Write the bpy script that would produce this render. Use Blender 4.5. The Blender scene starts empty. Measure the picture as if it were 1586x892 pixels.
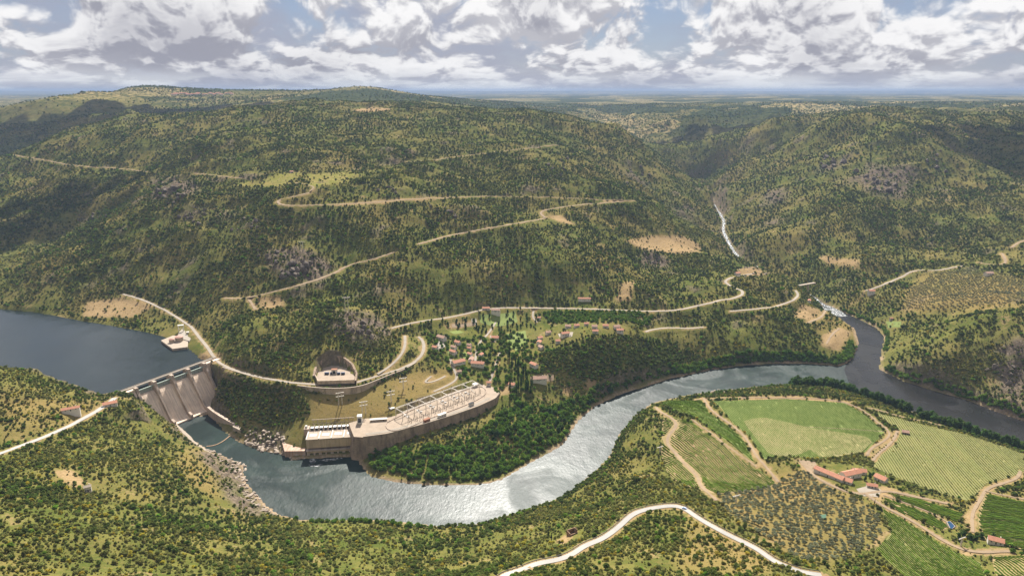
import bpy, bmesh, math, random
import numpy as np
from mathutils import Vector, Matrix, kdtree
from mathutils.geometry import delaunay_2d_cdt

random.seed(7); RNG = np.random.default_rng(11)
sc = bpy.context.scene
col = sc.collection
R = math.radians

# ------------------------------------------------------------------ camera
PITCH = R(16.1); FPX = 1057.0; CAMH = 580.0          # metres above the lower river
cd = bpy.data.cameras.new('camera'); cam = bpy.data.objects.new('camera', cd); col.objects.link(cam)
cam.location = (0, 0, CAMH); cam.rotation_euler = (math.pi/2 - PITCH, 0, 0)
cd.sensor_width = 36; cd.lens = FPX/1586*36; cd.clip_start = 1; cd.clip_end = 150000
sc.camera = cam

# ------------------------------------------------------------------ world, sun, exposure
SUN_EL, SUN_AZ = R(45), R(1.5)
world = bpy.data.worlds.new('World'); sc.world = world; world.use_nodes = True
sun_d = bpy.data.lights.new('sun', 'SUN'); sun = bpy.data.objects.new('sun', sun_d); col.objects.link(sun)
sun_d.energy = 4.8; sun_d.angle = R(0.53); sun_d.color = (1.0, 0.955, 0.88)
sdir = Vector((math.sin(SUN_AZ)*math.cos(SUN_EL), math.cos(SUN_AZ)*math.cos(SUN_EL), math.sin(SUN_EL)))
sun.rotation_euler = sdir.to_track_quat('Z', 'Y').to_euler(); sun.location = (0, 0, 900)
sc.view_settings.view_transform = 'Standard'; sc.view_settings.look = 'None'
sc.view_settings.gamma = 1; sc.view_settings.use_curve_mapping = False
sc.view_settings.exposure = 1.12
sc.cycles.use_denoising = True
sc.cycles.max_bounces = 6; sc.cycles.volume_bounces = 1; sc.cycles.transparent_max_bounces = 8
sc.cycles.diffuse_bounces = 3; sc.cycles.glossy_bounces = 2; sc.cycles.transmission_bounces = 2

class NT:
    """small node-tree writer"""
    def __init__(s, tree): s.t = tree
    def n(s, typ, **kw):
        nd = s.t.nodes.new(typ)
        for k, v in kw.items():
            if k.startswith('i_'): nd.inputs[k[2:].replace('_', ' ')].default_value = v
            else: setattr(nd, k, v)
        return nd
    def l(s, a, b): s.t.links.new(a, b)
    def val(s, sock, v):
        if hasattr(v, 'is_output'): s.l(v, sock)
        else: sock.default_value = v
    def math(s, op, a, b=0.0, c=None, clamp=False):
        nd = s.n('ShaderNodeMath', operation=op); nd.use_clamp = clamp
        s.val(nd.inputs[0], a); s.val(nd.inputs[1], b)
        if c is not None: s.val(nd.inputs[2], c)
        return nd.outputs[0]
    def mix(s, f, a, b, mode='MIX'):
        nd = s.n('ShaderNodeMix', data_type='RGBA', blend_type=mode)
        s.val(nd.inputs[0], f)
        s.val(nd.inputs[6], a if hasattr(a, 'is_output') else (*a, 1) if len(a) == 3 else a)
        s.val(nd.inputs[7], b if hasattr(b, 'is_output') else (*b, 1) if len(b) == 3 else b)
        return nd.outputs[2]
    def noise(s, vec, scale, detail=4, rough=0.55, dist=0.0, color=False):
        nd = s.n('ShaderNodeTexNoise'); nd.inputs['Scale'].default_value = scale
        nd.inputs['Detail'].default_value = detail; nd.inputs['Roughness'].default_value = rough
        nd.inputs['Distortion'].default_value = dist
        if vec is not None: s.l(vec, nd.inputs['Vector'])
        return nd.outputs['Color' if color else 'Fac']
    def ramp(s, f, lo, hi, a=0.0, b=1.0, smooth=True):
        nd = s.n('ShaderNodeMapRange'); nd.interpolation_type = 'SMOOTHSTEP' if smooth else 'LINEAR'
        s.val(nd.inputs[0], f); s.val(nd.inputs[1], lo); s.val(nd.inputs[2], hi)
        s.val(nd.inputs[3], a); s.val(nd.inputs[4], b)
        return nd.outputs[0]

SKYX = 12.1
def build_world():
    g = NT(world.node_tree); g.t.nodes.clear()
    out = g.n('ShaderNodeOutputWorld'); bg = g.n('ShaderNodeBackground'); bg.inputs[1].default_value = 0.1
    g.l(bg.outputs[0], out.inputs[0])
    sky = g.n('ShaderNodeTexSky', sky_type='NISHITA'); sky.sun_disc = False
    sky.sun_elevation = SUN_EL; sky.sun_rotation = SUN_AZ; sky.altitude = 600
    sky.air_density = 1.1; sky.dust_density = 0.6
    tc = g.n('ShaderNodeTexCoord'); sep = g.n('ShaderNodeSeparateXYZ'); g.l(tc.outputs['Generated'], sep.inputs[0])
    x, y, z = sep.outputs
    zc = g.math('MAXIMUM', z, 0.0); az0 = g.math('ARCTAN2', x, y)
    def n2(vec, scale, detail, rough, color=False):
        nd = g.n('ShaderNodeTexNoise', noise_dimensions='2D'); g.l(vec, nd.inputs['Vector'])
        nd.inputs['Scale'].default_value = scale; nd.inputs['Detail'].default_value = detail; nd.inputs['Roughness'].default_value = rough
        return nd.outputs['Color' if color else 'Fac']
    def coords(dz, k):
        # heaps shrink and crowd towards the horizon, as a layer seen from the side does
        el = g.math('ADD', zc, dz+.03)
        lg = g.math('LOGARITHM', el, 2.718)
        az = az0
        cmb = g.n('ShaderNodeCombineXYZ'); g.l(g.math('ADD', g.math('MULTIPLY', az, k), SKYX), cmb.inputs[0]); g.l(g.math('MULTIPLY', lg, .8), cmb.inputs[1])
        return cmb.outputs[0]
    def field(dz):
        uv = coords(dz, 5.2)
        wob = n2(uv, 2.2, 2, .5, True)
        add = g.n('ShaderNodeVectorMath', operation='MULTIPLY_ADD'); g.l(wob, add.inputs[0])
        add.inputs[1].default_value = (.25, .25, 0); g.l(uv, add.inputs[2])
        n1 = n2(add.outputs[0], 1.25, 9, .55)
        vo = g.n('ShaderNodeTexVoronoi', feature='SMOOTH_F1', voronoi_dimensions='2D'); vo.inputs['Scale'].default_value = 4.6
        vo.inputs['Detail'].default_value = 3; vo.inputs['Roughness'].default_value = .55
        vo.inputs['Smoothness'].default_value = .25; g.l(add.outputs[0], vo.inputs['Vector'])
        return g.math('ADD', n1, g.math('MULTIPLY', g.math('SUBTRACT', .5, vo.outputs['Distance']), .16)), uv
    d0, uv = field(0.0); d1, _ = field(0.012)
    big = n2(coords(0.0, 5.2), .55, 3, .5)
    dens = g.math('ADD', d0, g.math('MULTIPLY', g.math('SUBTRACT', big, .44), .5))
    cover = g.ramp(dens, .30, .45)
    lit = g.ramp(g.math('SUBTRACT', d0, d1), -.085, .085)
    thick = g.ramp(dens, .52, .72)
    lum = g.math('SUBTRACT', g.math('ADD', .50, g.math('MULTIPLY', lit, .50)), g.math('MULTIPLY', thick, .20))
    lum = g.math('ADD', lum, g.math('MULTIPLY', g.math('SUBTRACT', big, .5), -1.1))
    ccol = g.mix(g.ramp(lum, .28, 1.12), (1.62, 1.64, 1.92), (4.5, 4.45, 4.46))
    veil = g.ramp(n2(uv, .9, 5, .6), .34, .62)
    gap = g.mix(g.math('MULTIPLY', veil, .8), g.mix(.85, sky.outputs[0], (.72, .95, 1.7)), (1.85, 1.92, 2.35))
    colr = g.mix(cover, gap, ccol)
    # low stratus bars and a paler bank just above the horizon
    bars = n2(coords(0.0, 3.0), 2.4, 4, .55)
    hz = g.ramp(zc, .003, .034, 1.0, 0.0)
    colr = g.mix(g.math('MULTIPLY', hz, .8), colr, g.mix(g.ramp(bars, .4, .6), (2.1, 2.2, 2.6), (3.7, 3.8, 3.95)))
    g.l(colr, bg.inputs[0])
build_world()
world.cycles.sampling_method = 'MANUAL'; world.cycles.sample_map_resolution = 512

# ------------------------------------------------------------------ pixels to directions
CP, SP = math.cos(PITCH), math.sin(PITCH)
def ray(px, py):
    px = np.asarray(px, float); py = np.asarray(py, float)
    u = (px-793)/FPX; v = (py-446)/FPX
    return np.stack([u, CP - v*SP, -SP - v*CP], -1)
def W(px, py, h):
    """point at height h seen at a pixel of the photograph"""
    d = ray(px, py); t = (np.asarray(h, float)-CAMH)/d[..., 2]
    return np.stack([t*d[..., 0], t*d[..., 1], CAMH+t*d[..., 2]], -1)
def project(x, y, z):
    zz = z-CAMH
    depth = y*CP - zz*SP; upc = y*SP + zz*CP
    return 793 + FPX*x/depth, 446 - FPX*upc/depth, depth
def inside(poly, x, y):
    x = np.asarray(x); y = np.asarray(y); res = np.zeros(x.shape, bool); n = len(poly)
    for i in range(n):
        x0, y0 = poly[i][0], poly[i][1]; x1, y1 = poly[(i+1) % n][0], poly[(i+1) % n][1]
        if y0 == y1: continue
        c = ((y0 > y) != (y1 > y)) & (x < (x1-x0)*(y-y0)/(y1-y0)+x0)
        res ^= c
    return res
def resample(pts, step):
    pts = np.asarray(pts, float); seg = np.linalg.norm(np.diff(pts[:, :2], axis=0), axis=1)
    s = np.concatenate([[0], np.cumsum(seg)]); n = max(2, int(s[-1]/step)+1)
    t = np.linspace(0, s[-1], n)
    return np.stack([np.interp(t, s, pts[:, k]) for k in range(pts.shape[1])], -1)
def smooth_line(pts, it=2):
    pts = np.asarray(pts, float)
    for _ in range(it):                       # Chaikin corner cutting
        q = .75*pts[:-1]+.25*pts[1:]; r = .25*pts[:-1]+.75*pts[1:]
        pts = np.concatenate([pts[:1], np.stack([q, r], 1).reshape(-1, pts.shape[1]), pts[-1:]])
    return pts

# ------------------------------------------------------------------ noise
_perm = RNG.permutation(256).astype(np.int64); _perm = np.concatenate([_perm, _perm])
_ga = np.linspace(0, 2*np.pi, 256, endpoint=False); _gx, _gy = np.cos(_ga), np.sin(_ga)
def perlin(x, y, seed=0):
    xi = np.floor(x).astype(np.int64); yi = np.floor(y).astype(np.int64); xf = x-xi; yf = y-yi
    def gr(ix, iy, dx, dy):
        h = _perm[(_perm[(ix+seed*17) & 255]+iy) & 255]
        return _gx[h]*dx+_gy[h]*dy
    u = xf*xf*xf*(xf*(xf*6-15)+10); v = yf*yf*yf*(yf*(yf*6-15)+10)
    a = gr(xi, yi, xf, yf); b = gr(xi+1, yi, xf-1, yf); c = gr(xi, yi+1, xf, yf-1); d = gr(xi+1, yi+1, xf-1, yf-1)
    return (a+(b-a)*u)*(1-v)+(c+(d-c)*u)*v
def fbm(x, y, wl, octs=4, seed=0, gain=.5):
    s = np.zeros(np.broadcast(x, y).shape); a = 1.0; f = 1.0/wl
    for o in range(octs):
        s += a*perlin(x*f+o*13.7, y*f+o*7.3, seed+o); a *= gain; f *= 2.03
    return s
def ridged(x, y, wl, octs=4, seed=0):
    s = np.zeros(np.broadcast(x, y).shape); a = 1.0; f = 1.0/wl
    for o in range(octs):
        s += a*(1-2*np.abs(perlin(x*f+o*5.1, y*f+o*3.3, seed+o))*1.6); a *= .5; f *= 2.1
    return s
def sstep(a, b, x):
    t = np.clip((x-a)/(b-a), 0, 1); return t*t*(3-2*t)

# ------------------------------------------------------------------ the shape of the land
RES = 68.0                       # reservoir level; lower river = 0
river_near = [(272,655),(300,682),(322,697),(345,705),(380,722),(379,742),(393,762),(412,783),(432,797),(470,806),(500,806),(560,803),(620,808),(680,815),(740,812),(790,797),(850,777),(882,762),(925,727),(945,705),(958,675),(985,642),(1010,624),(1060,612),(1100,606),(1180,598),(1240,596),(1290,600),(1335,612),(1400,632),(1440,648),(1500,668),(1586,700),(1760,745)]
river_far = [(1760,700),(1586,652),(1540,636),(1500,620),(1450,606),(1400,590),(1362,572),(1365,545),(1370,522),(1358,508),(1330,494),(1300,481),(1280,473),(1272,478),(1300,492),(1324,510),(1330,535),(1318,559),(1300,567),(1250,563),(1200,563),(1150,566),(1100,573),(1040,586),(1000,598),(960,611),(920,630),(895,652),(872,688),(830,712),(780,742),(750,750),(700,752),(650,750),(610,746),(572,737),(556,715),(555,706),(474,710),(455,712),(440,704),(415,700),(388,692),(368,684),(345,665),(325,640)]
RIV = W(*np.array(river_near+river_far).T, 0.0)[:, :2]
res_far = [(-330,462),(-150,470),(0,478),(60,484),(110,494),(165,503),(215,512),(250,520),(285,533),(300,545),(312,556)]
res_near = [(332,560),(303,568.5),(176,614),(160,618),(130,612),(80,606),(0,600),(-150,600),(-330,600)]
RSV = W(*np.array(res_far+res_near).T, RES)[:, :2]

ctrl = """
0 892 205|100 870 180|250 892 165|400 892 145|500 850 70|600 892 105|700 860 50|800 892 140|330 800 60|250 800 110|100 790 150
0 790 165|300 720 55|350 750 22|200 700 92|100 730 118|0 740 128|0 700 108|60 680 98|130 650 84|165 628 77|190 612 75|230 640 50|250 655 30|240 690 68
60 640 100|0 640 118|0 600 132|0 560 138|0 540 136|60 555 122|100 570 105|130 585 92|155 600 78|165 610 72|90 610 98
1000 892 185|900 870 150|950 828 122|865 866 131|780 890 138|1000 788 120|1050 783 120|1100 812 128|1160 845 137|1230 880 147|1270 891 150|1080 850 165|1000 850 150|1060 815 140|1150 880 172
880 800 55|850 830 75|920 770 50|960 740 50|1000 760 85|1080 775 100|1150 790 105|1200 830 118|1300 850 100|1300 890 130|1240 790 90
970 690 25|990 660 30|1005 640 30|1025 632 36|1022 680 52|1025 720 66|1050 740 75|1100 765 88|1040 660 46|1090 700 58|1140 740 70|1180 735 68|1205 745 68
1090 620 27|1200 616 24|1300 618 22|1345 635 22|1400 648 22|1500 672 22|1586 698 22|1150 660 38|1250 660 38|1340 670 36|1200 700 50|1280 705 50|1360 700 44|1450 700 36|1550 730 38
1240 720 56|1300 740 60|1340 762 62|1400 760 56|1500 780 54|1586 745 44|1586 790 60|1450 800 64|1380 790 66|1400 830 80|1480 845 76|1540 850 74|1586 880 86|1500 890 92|1400 890 104
400 590 72|440 600 70|420 630 45|440 655 22|400 660 18|380 630 40|350 600 50|345 630 22|350 570 74|375 577 74|455 640 38|470 660 34
500 650 40|560 645 41|490 620 52|560 605 62|600 640 46|620 600 60|650 600 56|680 590 52|640 620 50|700 600 46|740 590 44|770 600 42|760 560 55
450 592 73|490 596 73|560 588 73|590 578 74|620 572 75|645 560 77|655 545 80|630 540 85|627 520 88
620 715 8|700 715 6|700 690 10|780 680 10|780 640 18|840 650 10|820 610 32|860 620 14|900 600 24|960 580 24|1000 570 20|1050 560 15|800 700 4
740 560 58|700 560 62|700 530 72|740 530 64|780 540 58|790 510 66|740 490 82|780 485 82|830 480 84|860 495 72|830 530 62|830 580 48
860 520 78|900 510 92|940 515 95|900 540 82|950 550 70|1000 540 66|1040 550 40|1000 510 72|1050 500 62|1100 540 32|1150 540 30|1200 540 24|1100 500 60|1160 500 56|1200 470 60|1240 520 38|1290 520 26|1300 545 10
960 480 84|1020 482 76|1060 475 78|1110 465 74|1150 455 76|1130 430 66|1165 412 74|1145 402 70|1190 417 74|1215 430 62|1240 443 48|1258 452 32|1190 440 70|1237 458 52
1275 472 6|1262 462 9|1240 452 14|1215 438 22|1180 418 32|1150 405 38|1132 385 44|1118 360 54|1118 335 64|1100 305 74|1085 285 85|1050 255 112
1000 440 92|1020 380 118|960 400 120|1080 390 80|1110 400 55|900 460 96|900 420 140|900 350 205|980 312 222|845 337 215|800 420 150|780 465 98|700 480 100|720 440 140|750 380 190|860 300 255
900 250 325|860 225 362|880 185 445|960 200 395|1000 240 290|1060 290 165|1090 325 90|800 200 420|740 165 480
600 520 96|600 480 120|600 450 145|600 395 195|600 340 255|600 310 290|600 275 325|600 250 350|600 200 430|640 162 500|560 165 503|700 305 280|700 365 210|680 400 180|720 240 355|500 317 286|430 315 290|470 285 320|530 275 328|440 260 345|480 210 420
30 240 300|100 203 402|200 183 455|300 168 490|450 165 500|120 258 296|230 266 300|340 273 318|300 220 400|400 200 440
100 300 232|0 300 212|0 350 155|100 360 155|0 420 105|0 470 72|60 470 80|100 480 74|150 440 112|200 380 182|265 292 300|220 330 238|300 430 140|330 380 200|350 320 262|400 280 322|470 405 190|430 380 210|200 450 102|150 490 77|380 462 126|430 450 138|515 425 160|550 408 178|250 478 90
300 515 76|295 530 71|320 540 75|335 555 74|275 492 84|235 470 96|360 520 106|300 490 98|440 490 128|500 498 130|560 500 124|540 550 92|450 550 92|500 562 82|480 568 82|555 570 82|515 550 96|600 548 90|400 540 92|380 560 80|560 470 120|430 470 122|320 480 108
1350 450 46|1375 438 52|1400 428 66|1420 416 78|1490 411 100|1480 440 96|1550 470 112|1586 520 104|1450 540 72|1400 560 32|1440 575 34|1500 600 34|1586 600 66|1586 630 34|1370 500 18|1400 500 34|1430 470 66|1320 465 24|1385 540 14
1300 440 42|1350 400 100|1450 400 112|1450 330 172|1250 330 160|1200 400 58|1180 380 80|1300 380 105|1330 300 215|1586 430 118|1586 372 150|1530 408 112
1586 280 245|1500 240 322|1400 200 425|1300 178 472|1350 168 488|1280 230 330|1200 300 175|1150 320 110|1150 280 170|1250 205 380|1190 238 280|1130 275 170
1230 195 395|1180 200 375|1130 210 330|1085 228 270|1060 245 215|1130 180 385|1060 195 330|1000 212 260|1000 190 335|950 180 350|1000 170 400|1200 165 440|1300 160 452|1450 165 455|1586 175 440|1586 215 370|1480 185 430
215 138 596|130 146 556|60 155 520|0 165 475|0 195 385|100 180 440|0 218 315|100 205 330|200 165 500|300 155 512|400 141 584|380 152 525|480 150 538|570 140 585|640 150 520|520 145 560|300 146 548
1100 155 440|1300 152 450|1500 152 450|800 150 440|950 148 440|1150 146.5 445|1400 147 450|1586 147 450|700 147 440|900 160 425|1000 160 420|760 158 430
"""
cp = np.array([[float(q) for q in t.split()] for ln in ctrl.strip().splitlines() for t in ln.split('|')])
CPW = W(cp[:, 0], cp[:, 1], cp[:, 2])
extra = []
for p in resample(np.concatenate([RIV, RIV[:1]]), 55): extra.append((*p, 1.0))
for p in resample(RSV, 70): extra.append((*p, RES+.5))
extra += [(-2300, 3650, 190), (-1900, 3750, 215), (-1500, 3900, 290), (-2900, 3500, 170), (-3500, 4600, 330), (-4200, 5600, 330), (-4800, 6400, 340), (-3700, 5400, 380), (-5200, 5200, 330)]
extra += [(x, y, 435) for x in (-30000, -12000, 0, 12000, 30000) for y in (16000, 28000, 46000)]
extra += [(1380, 3640, 220), (1150, 3640, 150), (1600, 3640, 295), (1500, 4400, 290), (1100, 4400, 190), (1300, 4400, 250)]
extra += [(-6000, 9000, 430), (-9000, 9000, 440), (-3000, 9500, 440), (0, 9000, 430), (6000, 9000, 440), (10000, 8000, 440), (3500, 5200, 430), (5000, 3500, 400), (3000, 2600, 300), (-4000, 2500, 330), (-2600, 2000, 200), (-1800, 1350, 140), (-1700, 800, 200), (1700, 900, 130), (1900, 1500, 210)]
extra += [(-1200, 350, 330), (-600, 300, 330), (0, 250, 330), (500, 350, 270), (1000, 400, 200), (0, 0, 470), (-900, -200, 480), (900, -200, 420), (-3000, 0, 450), (3000, 0, 350), (0, -600, 560)]
CTL = np.concatenate([CPW, np.array(extra, float)])
def _phi(r2): return np.sqrt(r2+45.0**2)
def _solve():
    P_ = CTL[:, :2]; d2 = ((P_[:, None]-P_[None])**2).sum(-1)
    A = _phi(d2); A[np.diag_indices(len(A))] -= 14.0      # smoothing
    return np.linalg.solve(A, CTL[:, 2]-300.0)
RBFW = _solve()
def rbf(x, y):
    out = np.full(x.shape, 300.0); xs = x.ravel(); ys = y.ravel(); o = out.ravel()
    for i in range(0, xs.size, 40000):
        sl = slice(i, i+40000)
        d2 = (xs[sl, None]-CTL[None, :, 0])**2+(ys[sl, None]-CTL[None, :, 1])**2
        o[sl] += _phi(d2)@RBFW
    return o.reshape(x.shape)

# fan-shaped sheet, fine near the dam, coarse towards the horizon
ysr = [-560.0]
while ysr[-1] < 300: ysr.append(ysr[-1]+22)
while ysr[-1] < 46000: ysr.append(ysr[-1]+max(4.6, 4.6+(ysr[-1]-950)*.0047))
YR = np.array(ysr); NU = 660; UC = np.linspace(-1.28, 1.28, NU); APEX = 700.0
GY = np.repeat(YR[:, None], NU, 1); GX = UC[None]*(GY+APEX)
def gridpos(x, y):
    r = np.clip(np.interp(y, YR, np.arange(len(YR))), 0, len(YR)-1.001)
    c = np.clip((x/(y+APEX)+1.28)/2.56*(NU-1), 0, NU-1.001)
    return r, c
def lookup(G, x, y):
    x = np.asarray(x, float); y = np.asarray(y, float)
    r, c = gridpos(x, y); r0 = r.astype(int); c0 = c.astype(int); fr = r-r0; fc = c-c0
    return (G[r0, c0]*(1-fc)+G[r0, c0+1]*fc)*(1-fr)+(G[r0+1, c0]*(1-fc)+G[r0+1, c0+1]*fc)*fr

def nearest(samples, x, y, rmax):
    """distance and index of the nearest sample for each grid vertex (inf beyond rmax)"""
    D = np.full(x.shape, np.inf); I = np.zeros(x.shape, int); samples = np.asarray(samples)
    cell = rmax; keys = {}
    for i, (sx, sy) in enumerate(samples[:, :2]): keys.setdefault((int(sx//cell), int(sy//cell)), []).append(i)
    kx = np.floor(x/cell).astype(int); ky = np.floor(y/cell).astype(int)
    code = kx*100003+ky; order = np.argsort(code, axis=None); flat = code.ravel()[order]
    xf, yf, Df, If = x.ravel(), y.ravel(), D.ravel(), I.ravel()
    want = set((a+i, b+j) for (a, b) in keys for i in (-1, 0, 1) for j in (-1, 0, 1))
    for (a, b) in want:
        c = a*100003+b; lo = np.searchsorted(flat, c); hi = np.searchsorted(flat, c, 'right')
        if hi <= lo: continue
        ids = order[lo:hi]
        cand = [k for i in (-1, 0, 1) for j in (-1, 0, 1) for k in keys.get((a+i, b+j), ())]
        S = samples[cand, :2]
        for q in range(0, len(ids), 4000):
            iq = ids[q:q+4000]
            d = np.hypot(xf[iq, None]-S[None, :, 0], yf[iq, None]-S[None, :, 1])
            m = d.argmin(1); Df[iq] = d[np.arange(len(iq)), m]; If[iq] = np.array(cand)[m]
    return Df.reshape(x.shape), If.reshape(x.shape)

# calm zones (pixel, height, radius): no rough relief on fields, village, yards
calm = [(1200,660,40,190),(1420,700,36,200),(1560,760,45,190),(1400,830,80,130),(750,530,65,190),(600,630,45,120),(680,620,40,130),(520,660,35,70),(905,508,92,90),(1260,790,80,120),(470,280,320,110),(560,312,288,80),(1500,440,98,150),(200,470,95,70),(320,555,74,70),(1000,380,118,90),(850,480,84,130),(1040,790,122,90),(900,850,135,90)]
calm = [(W(a, b, h)[:2], r) for a, b, h, r in calm]
RIVS = resample(np.concatenate([RIV, RIV[:1]]), 7.0); RSVS = resample(np.concatenate([RSV, RSV[:1]]), 9.0)
Z = rbf(GX, GY)
amp = np.ones_like(Z)
for c_, r_ in calm: amp *= 1-.93*np.exp(-(((GX-c_[0])**2+(GY-c_[1])**2)/r_**2)**1.5)
dr, _ = nearest(RIVS, GX, GY, 160.0); ds, _ = nearest(RSVS, GX, GY, 120.0)
inr = inside(RIV, GX, GY); ins = inside(RSV, GX, GY) & ~inr
dr = np.minimum(dr, 160); ds = np.minimum(ds, 120)
near_amp = sstep(0, 150, np.minimum(dr, ds))
far_k = sstep(5200, 9500, GY)
wx = GX+60*fbm(GX, GY, 380, 2, 31); wy = GY+60*fbm(GX, GY, 380, 2, 41)
rel = 22*ridged(wx, wy, 600, 5, 3)+14*fbm(GX, GY, 160, 4, 9)+4*fbm(GX, GY, 38, 3, 15)-12
foreg = sstep(1000, 700, GY)                       # the near slopes are smoother
rel = rel*(1-.55*foreg)
far_rel = 26*fbm(GX, GY, 2600, 5, 21)+14*ridged(GX, GY, 1500, 4, 23)
Z = Z+sstep(33000, 45500, GY)*(120+35*fbm(GX, GY, 6000, 3, 29))
for px_, py_, h_, r_, a_ in [(215, 138, 596, 330, 30), (130, 146, 556, 260, 16), (400, 141, 584, 240, 34), (570, 140, 585, 260, 36), (640, 160, 500, 300, 14)]:
    c_ = W(px_, py_, h_); Z = Z+a_*np.exp(-((GX-c_[0])**2+((GY-c_[1])/1.5)**2)/r_**2)
lf = sstep(600, -200, GX); rel = rel*(1-.65*lf*sstep(3700, 4800, GY))*(1+.5*(1-lf)*sstep(2800, 3600, GY))-7*lf*sstep(3900, 4700, GY)*(1-far_k)
Z = Z+amp*(.25+.75*near_amp)*rel*(1-far_k)+far_k*far_rel*.8
# rocky crags: break the slope into blocks
CRAGS = [(265,292,300,75),(465,408,190,70),(430,395,205,45),(300,325,262,55),(215,320,245,60),(585,512,108,30),(1015,400,105,40),(1330,290,225,90),(1290,250,300,90),(1400,290,220,80),(1130,240,260,120),(1060,330,110,90),(985,260,270,90),(1570,570,85,60),(1586,540,95,50),(350,335,250,60),(610,250,352,70),(90,205,395,70),(730,330,245,60),(1200,330,150,80),(120,578,100,30),(60,560,120,30)]
crag = np.zeros_like(Z)
for px_, py_, h_, r_ in CRAGS:
    c_ = W(px_, py_, h_); crag = np.maximum(crag, np.exp(-((GX-c_[0])**2+(GY-c_[1])**2)/(r_*.62)**2))
blk = fbm(GX, GY, 26, 3, 51); Z += crag*(5*ridged(GX, GY, 60, 3, 55)+9*np.round(blk*3)/3)
# river and reservoir beds, banks
bank = sstep(0, 22, dr)
Z = np.where(inr, -np.minimum(5.0, .35*dr)-.4, np.maximum(.35, bank*Z+(1-bank)*np.minimum(Z, .5+.16*dr+2.0*np.abs(fbm(GX, GY, 14, 2, 61)))))
bank2 = sstep(0, 16, ds)
Z = np.where(ins, RES-np.minimum(9.0, .5*ds)-.4, Z)
outs = (~ins) & (ds < 100) & (GY > 1000) & (GX < -300) & (~inr) & (dr > 60)
Z = np.where(outs, np.maximum(Z, RES+.4+.05*ds), Z)
# low ground under the platforms and the dam
PLAT = W(*np.array([(548,676),(562,677),(600,672),(660,656),(705,642),(742,629),(768,617),(774,609),(765,600),(745,594),(700,607),(650,625),(606,645),(565,648),(540,655)]).T, 40)[:, :2]
pin = inside(PLAT, GX, GY); dpl, _ = nearest(resample(np.concatenate([PLAT, PLAT[:1]]), 4.0), GX, GY, 40.0)
Z = np.where(pin, np.minimum(Z, 37.5), Z)
# dam frame: s runs along the crest (left bank to right bank), t downstream
CREST = 74.0
_p1 = W(209, 602, CREST); _p5 = W(314.5, 563.5, CREST)
DAMO = _p1.copy(); DAME = (_p5-_p1)[:2]; DAML = float(np.linalg.norm(DAME)); DAME = DAME/DAML
DAMT = np.array([DAME[1], -DAME[0]])
def dam(s, t, z=0.0): return (DAMO[0]+DAME[0]*s+DAMT[0]*t, DAMO[1]+DAME[1]*s+DAMT[1]*t, z)
sD = (GX-DAMO[0])*DAME[0]+(GY-DAMO[1])*DAME[1]; tD = (GX-DAMO[0])*DAMT[0]+(GY-DAMO[1])*DAMT[1]
# left abutment slope falls from the crest to the toe along the dam; bed under the spillway
m = (sD > -4) & (sD < DAML+6) & (tD > -14) & (tD < 52)
Z = np.where(m & (sD > 26), np.minimum(Z, -2.0), Z)
lo = np.clip(68-(sD+2)*2.3, -2, 70); Z = np.where(m & (sD <= 30), np.minimum(Z, lo-4), Z)
m2 = (sD > -6) & (sD < 60) & (tD >= 28) & (tD < 90) & ~inr
Z = np.where(m2, np.minimum(Z, np.maximum(1.5, 62-sD*1.7)+4+.9*np.maximum(tD-46, 0)), Z)
# right abutment: keep the valley side just below the road until the dam's end
m3 = (sD > DAML+4) & (sD < DAML+40) & (tD > -6) & (tD < 12)
Z = np.where(m3, np.minimum(Z, 72.5), Z)

# mountain stream coming down the side gorge to the river
TRIB = np.array([W(*p) for p in [(1283,477,1.5),(1270,468,6),(1256,458,9),(1238,450,14),(1215,438,22),(1180,418,32),(1152,404,38),(1138,392,42),(1128,375,49),(1119,356,55),(1122,343,60),(1116,332,64),(1100,308,72)]])
TRIB = resample(smooth_line(TRIB, 2), 7.0)
dT, iT = nearest(TRIB, GX, GY, 60.0)
kT = np.where(dT < 59, 1-sstep(9, 34, dT), 0); kT = np.where(inr, 0, kT)
Z = Z*(1-kT)+(TRIB[iT, 2]-1.2+.05*np.minimum(dT, 40))*kT
# the cut in the hillside behind the portal yard
NICHE = W(*np.array([(489,585),(493,574),(503,567),(516,564.5),(531,566),(543,572),(550,581),(549,592),(493,594)]).T, 75)[:, :2]
INTK = W(*np.array([(270,526),(290,540),(302,524),(298,506),(280,505),(268,518)]).T, RES+6)[:, :2]
kin = inside(INTK, GX, GY); Z = np.where(kin, np.minimum(Z, RES+5.2), Z)
nin = inside(NICHE, GX, GY); Z = np.where(nin, np.minimum(Z, 73.5), Z)

def cast(pts, G=None):
    """where the lines of sight through photo pixels meet the land"""
    G = Z if G is None else G
    pts = np.asarray(pts, float).reshape(-1, 2); d = ray(pts[:, 0], pts[:, 1]); d = d/np.linalg.norm(d[:, :2], axis=1)[:, None]
    t = np.concatenate([np.arange(350, 2400, 3.0), np.arange(2400, 6000, 8.0), np.geomspace(6000, 44000, 500)])
    X = d[:, 0, None]*t; Y = d[:, 1, None]*t; H = CAMH+d[:, 2, None]*t
    hit = H < lookup(G, X, Y); k = np.where(hit.any(1), hit.argmax(1), len(t)-1); k = np.maximum(k, 1)
    out = np.zeros((len(pts), 3))
    for i in range(len(pts)):
        t0, t1 = t[k[i]-1], t[k[i]]
        for _ in range(12):
            tm = .5*(t0+t1)
            if CAMH+d[i, 2]*tm < lookup(G, d[i, 0]*tm, d[i, 1]*tm): t1 = tm
            else: t0 = tm
        out[i] = (d[i, 0]*t1, d[i, 1]*t1, CAMH+d[i, 2]*t1)
    return out

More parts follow.
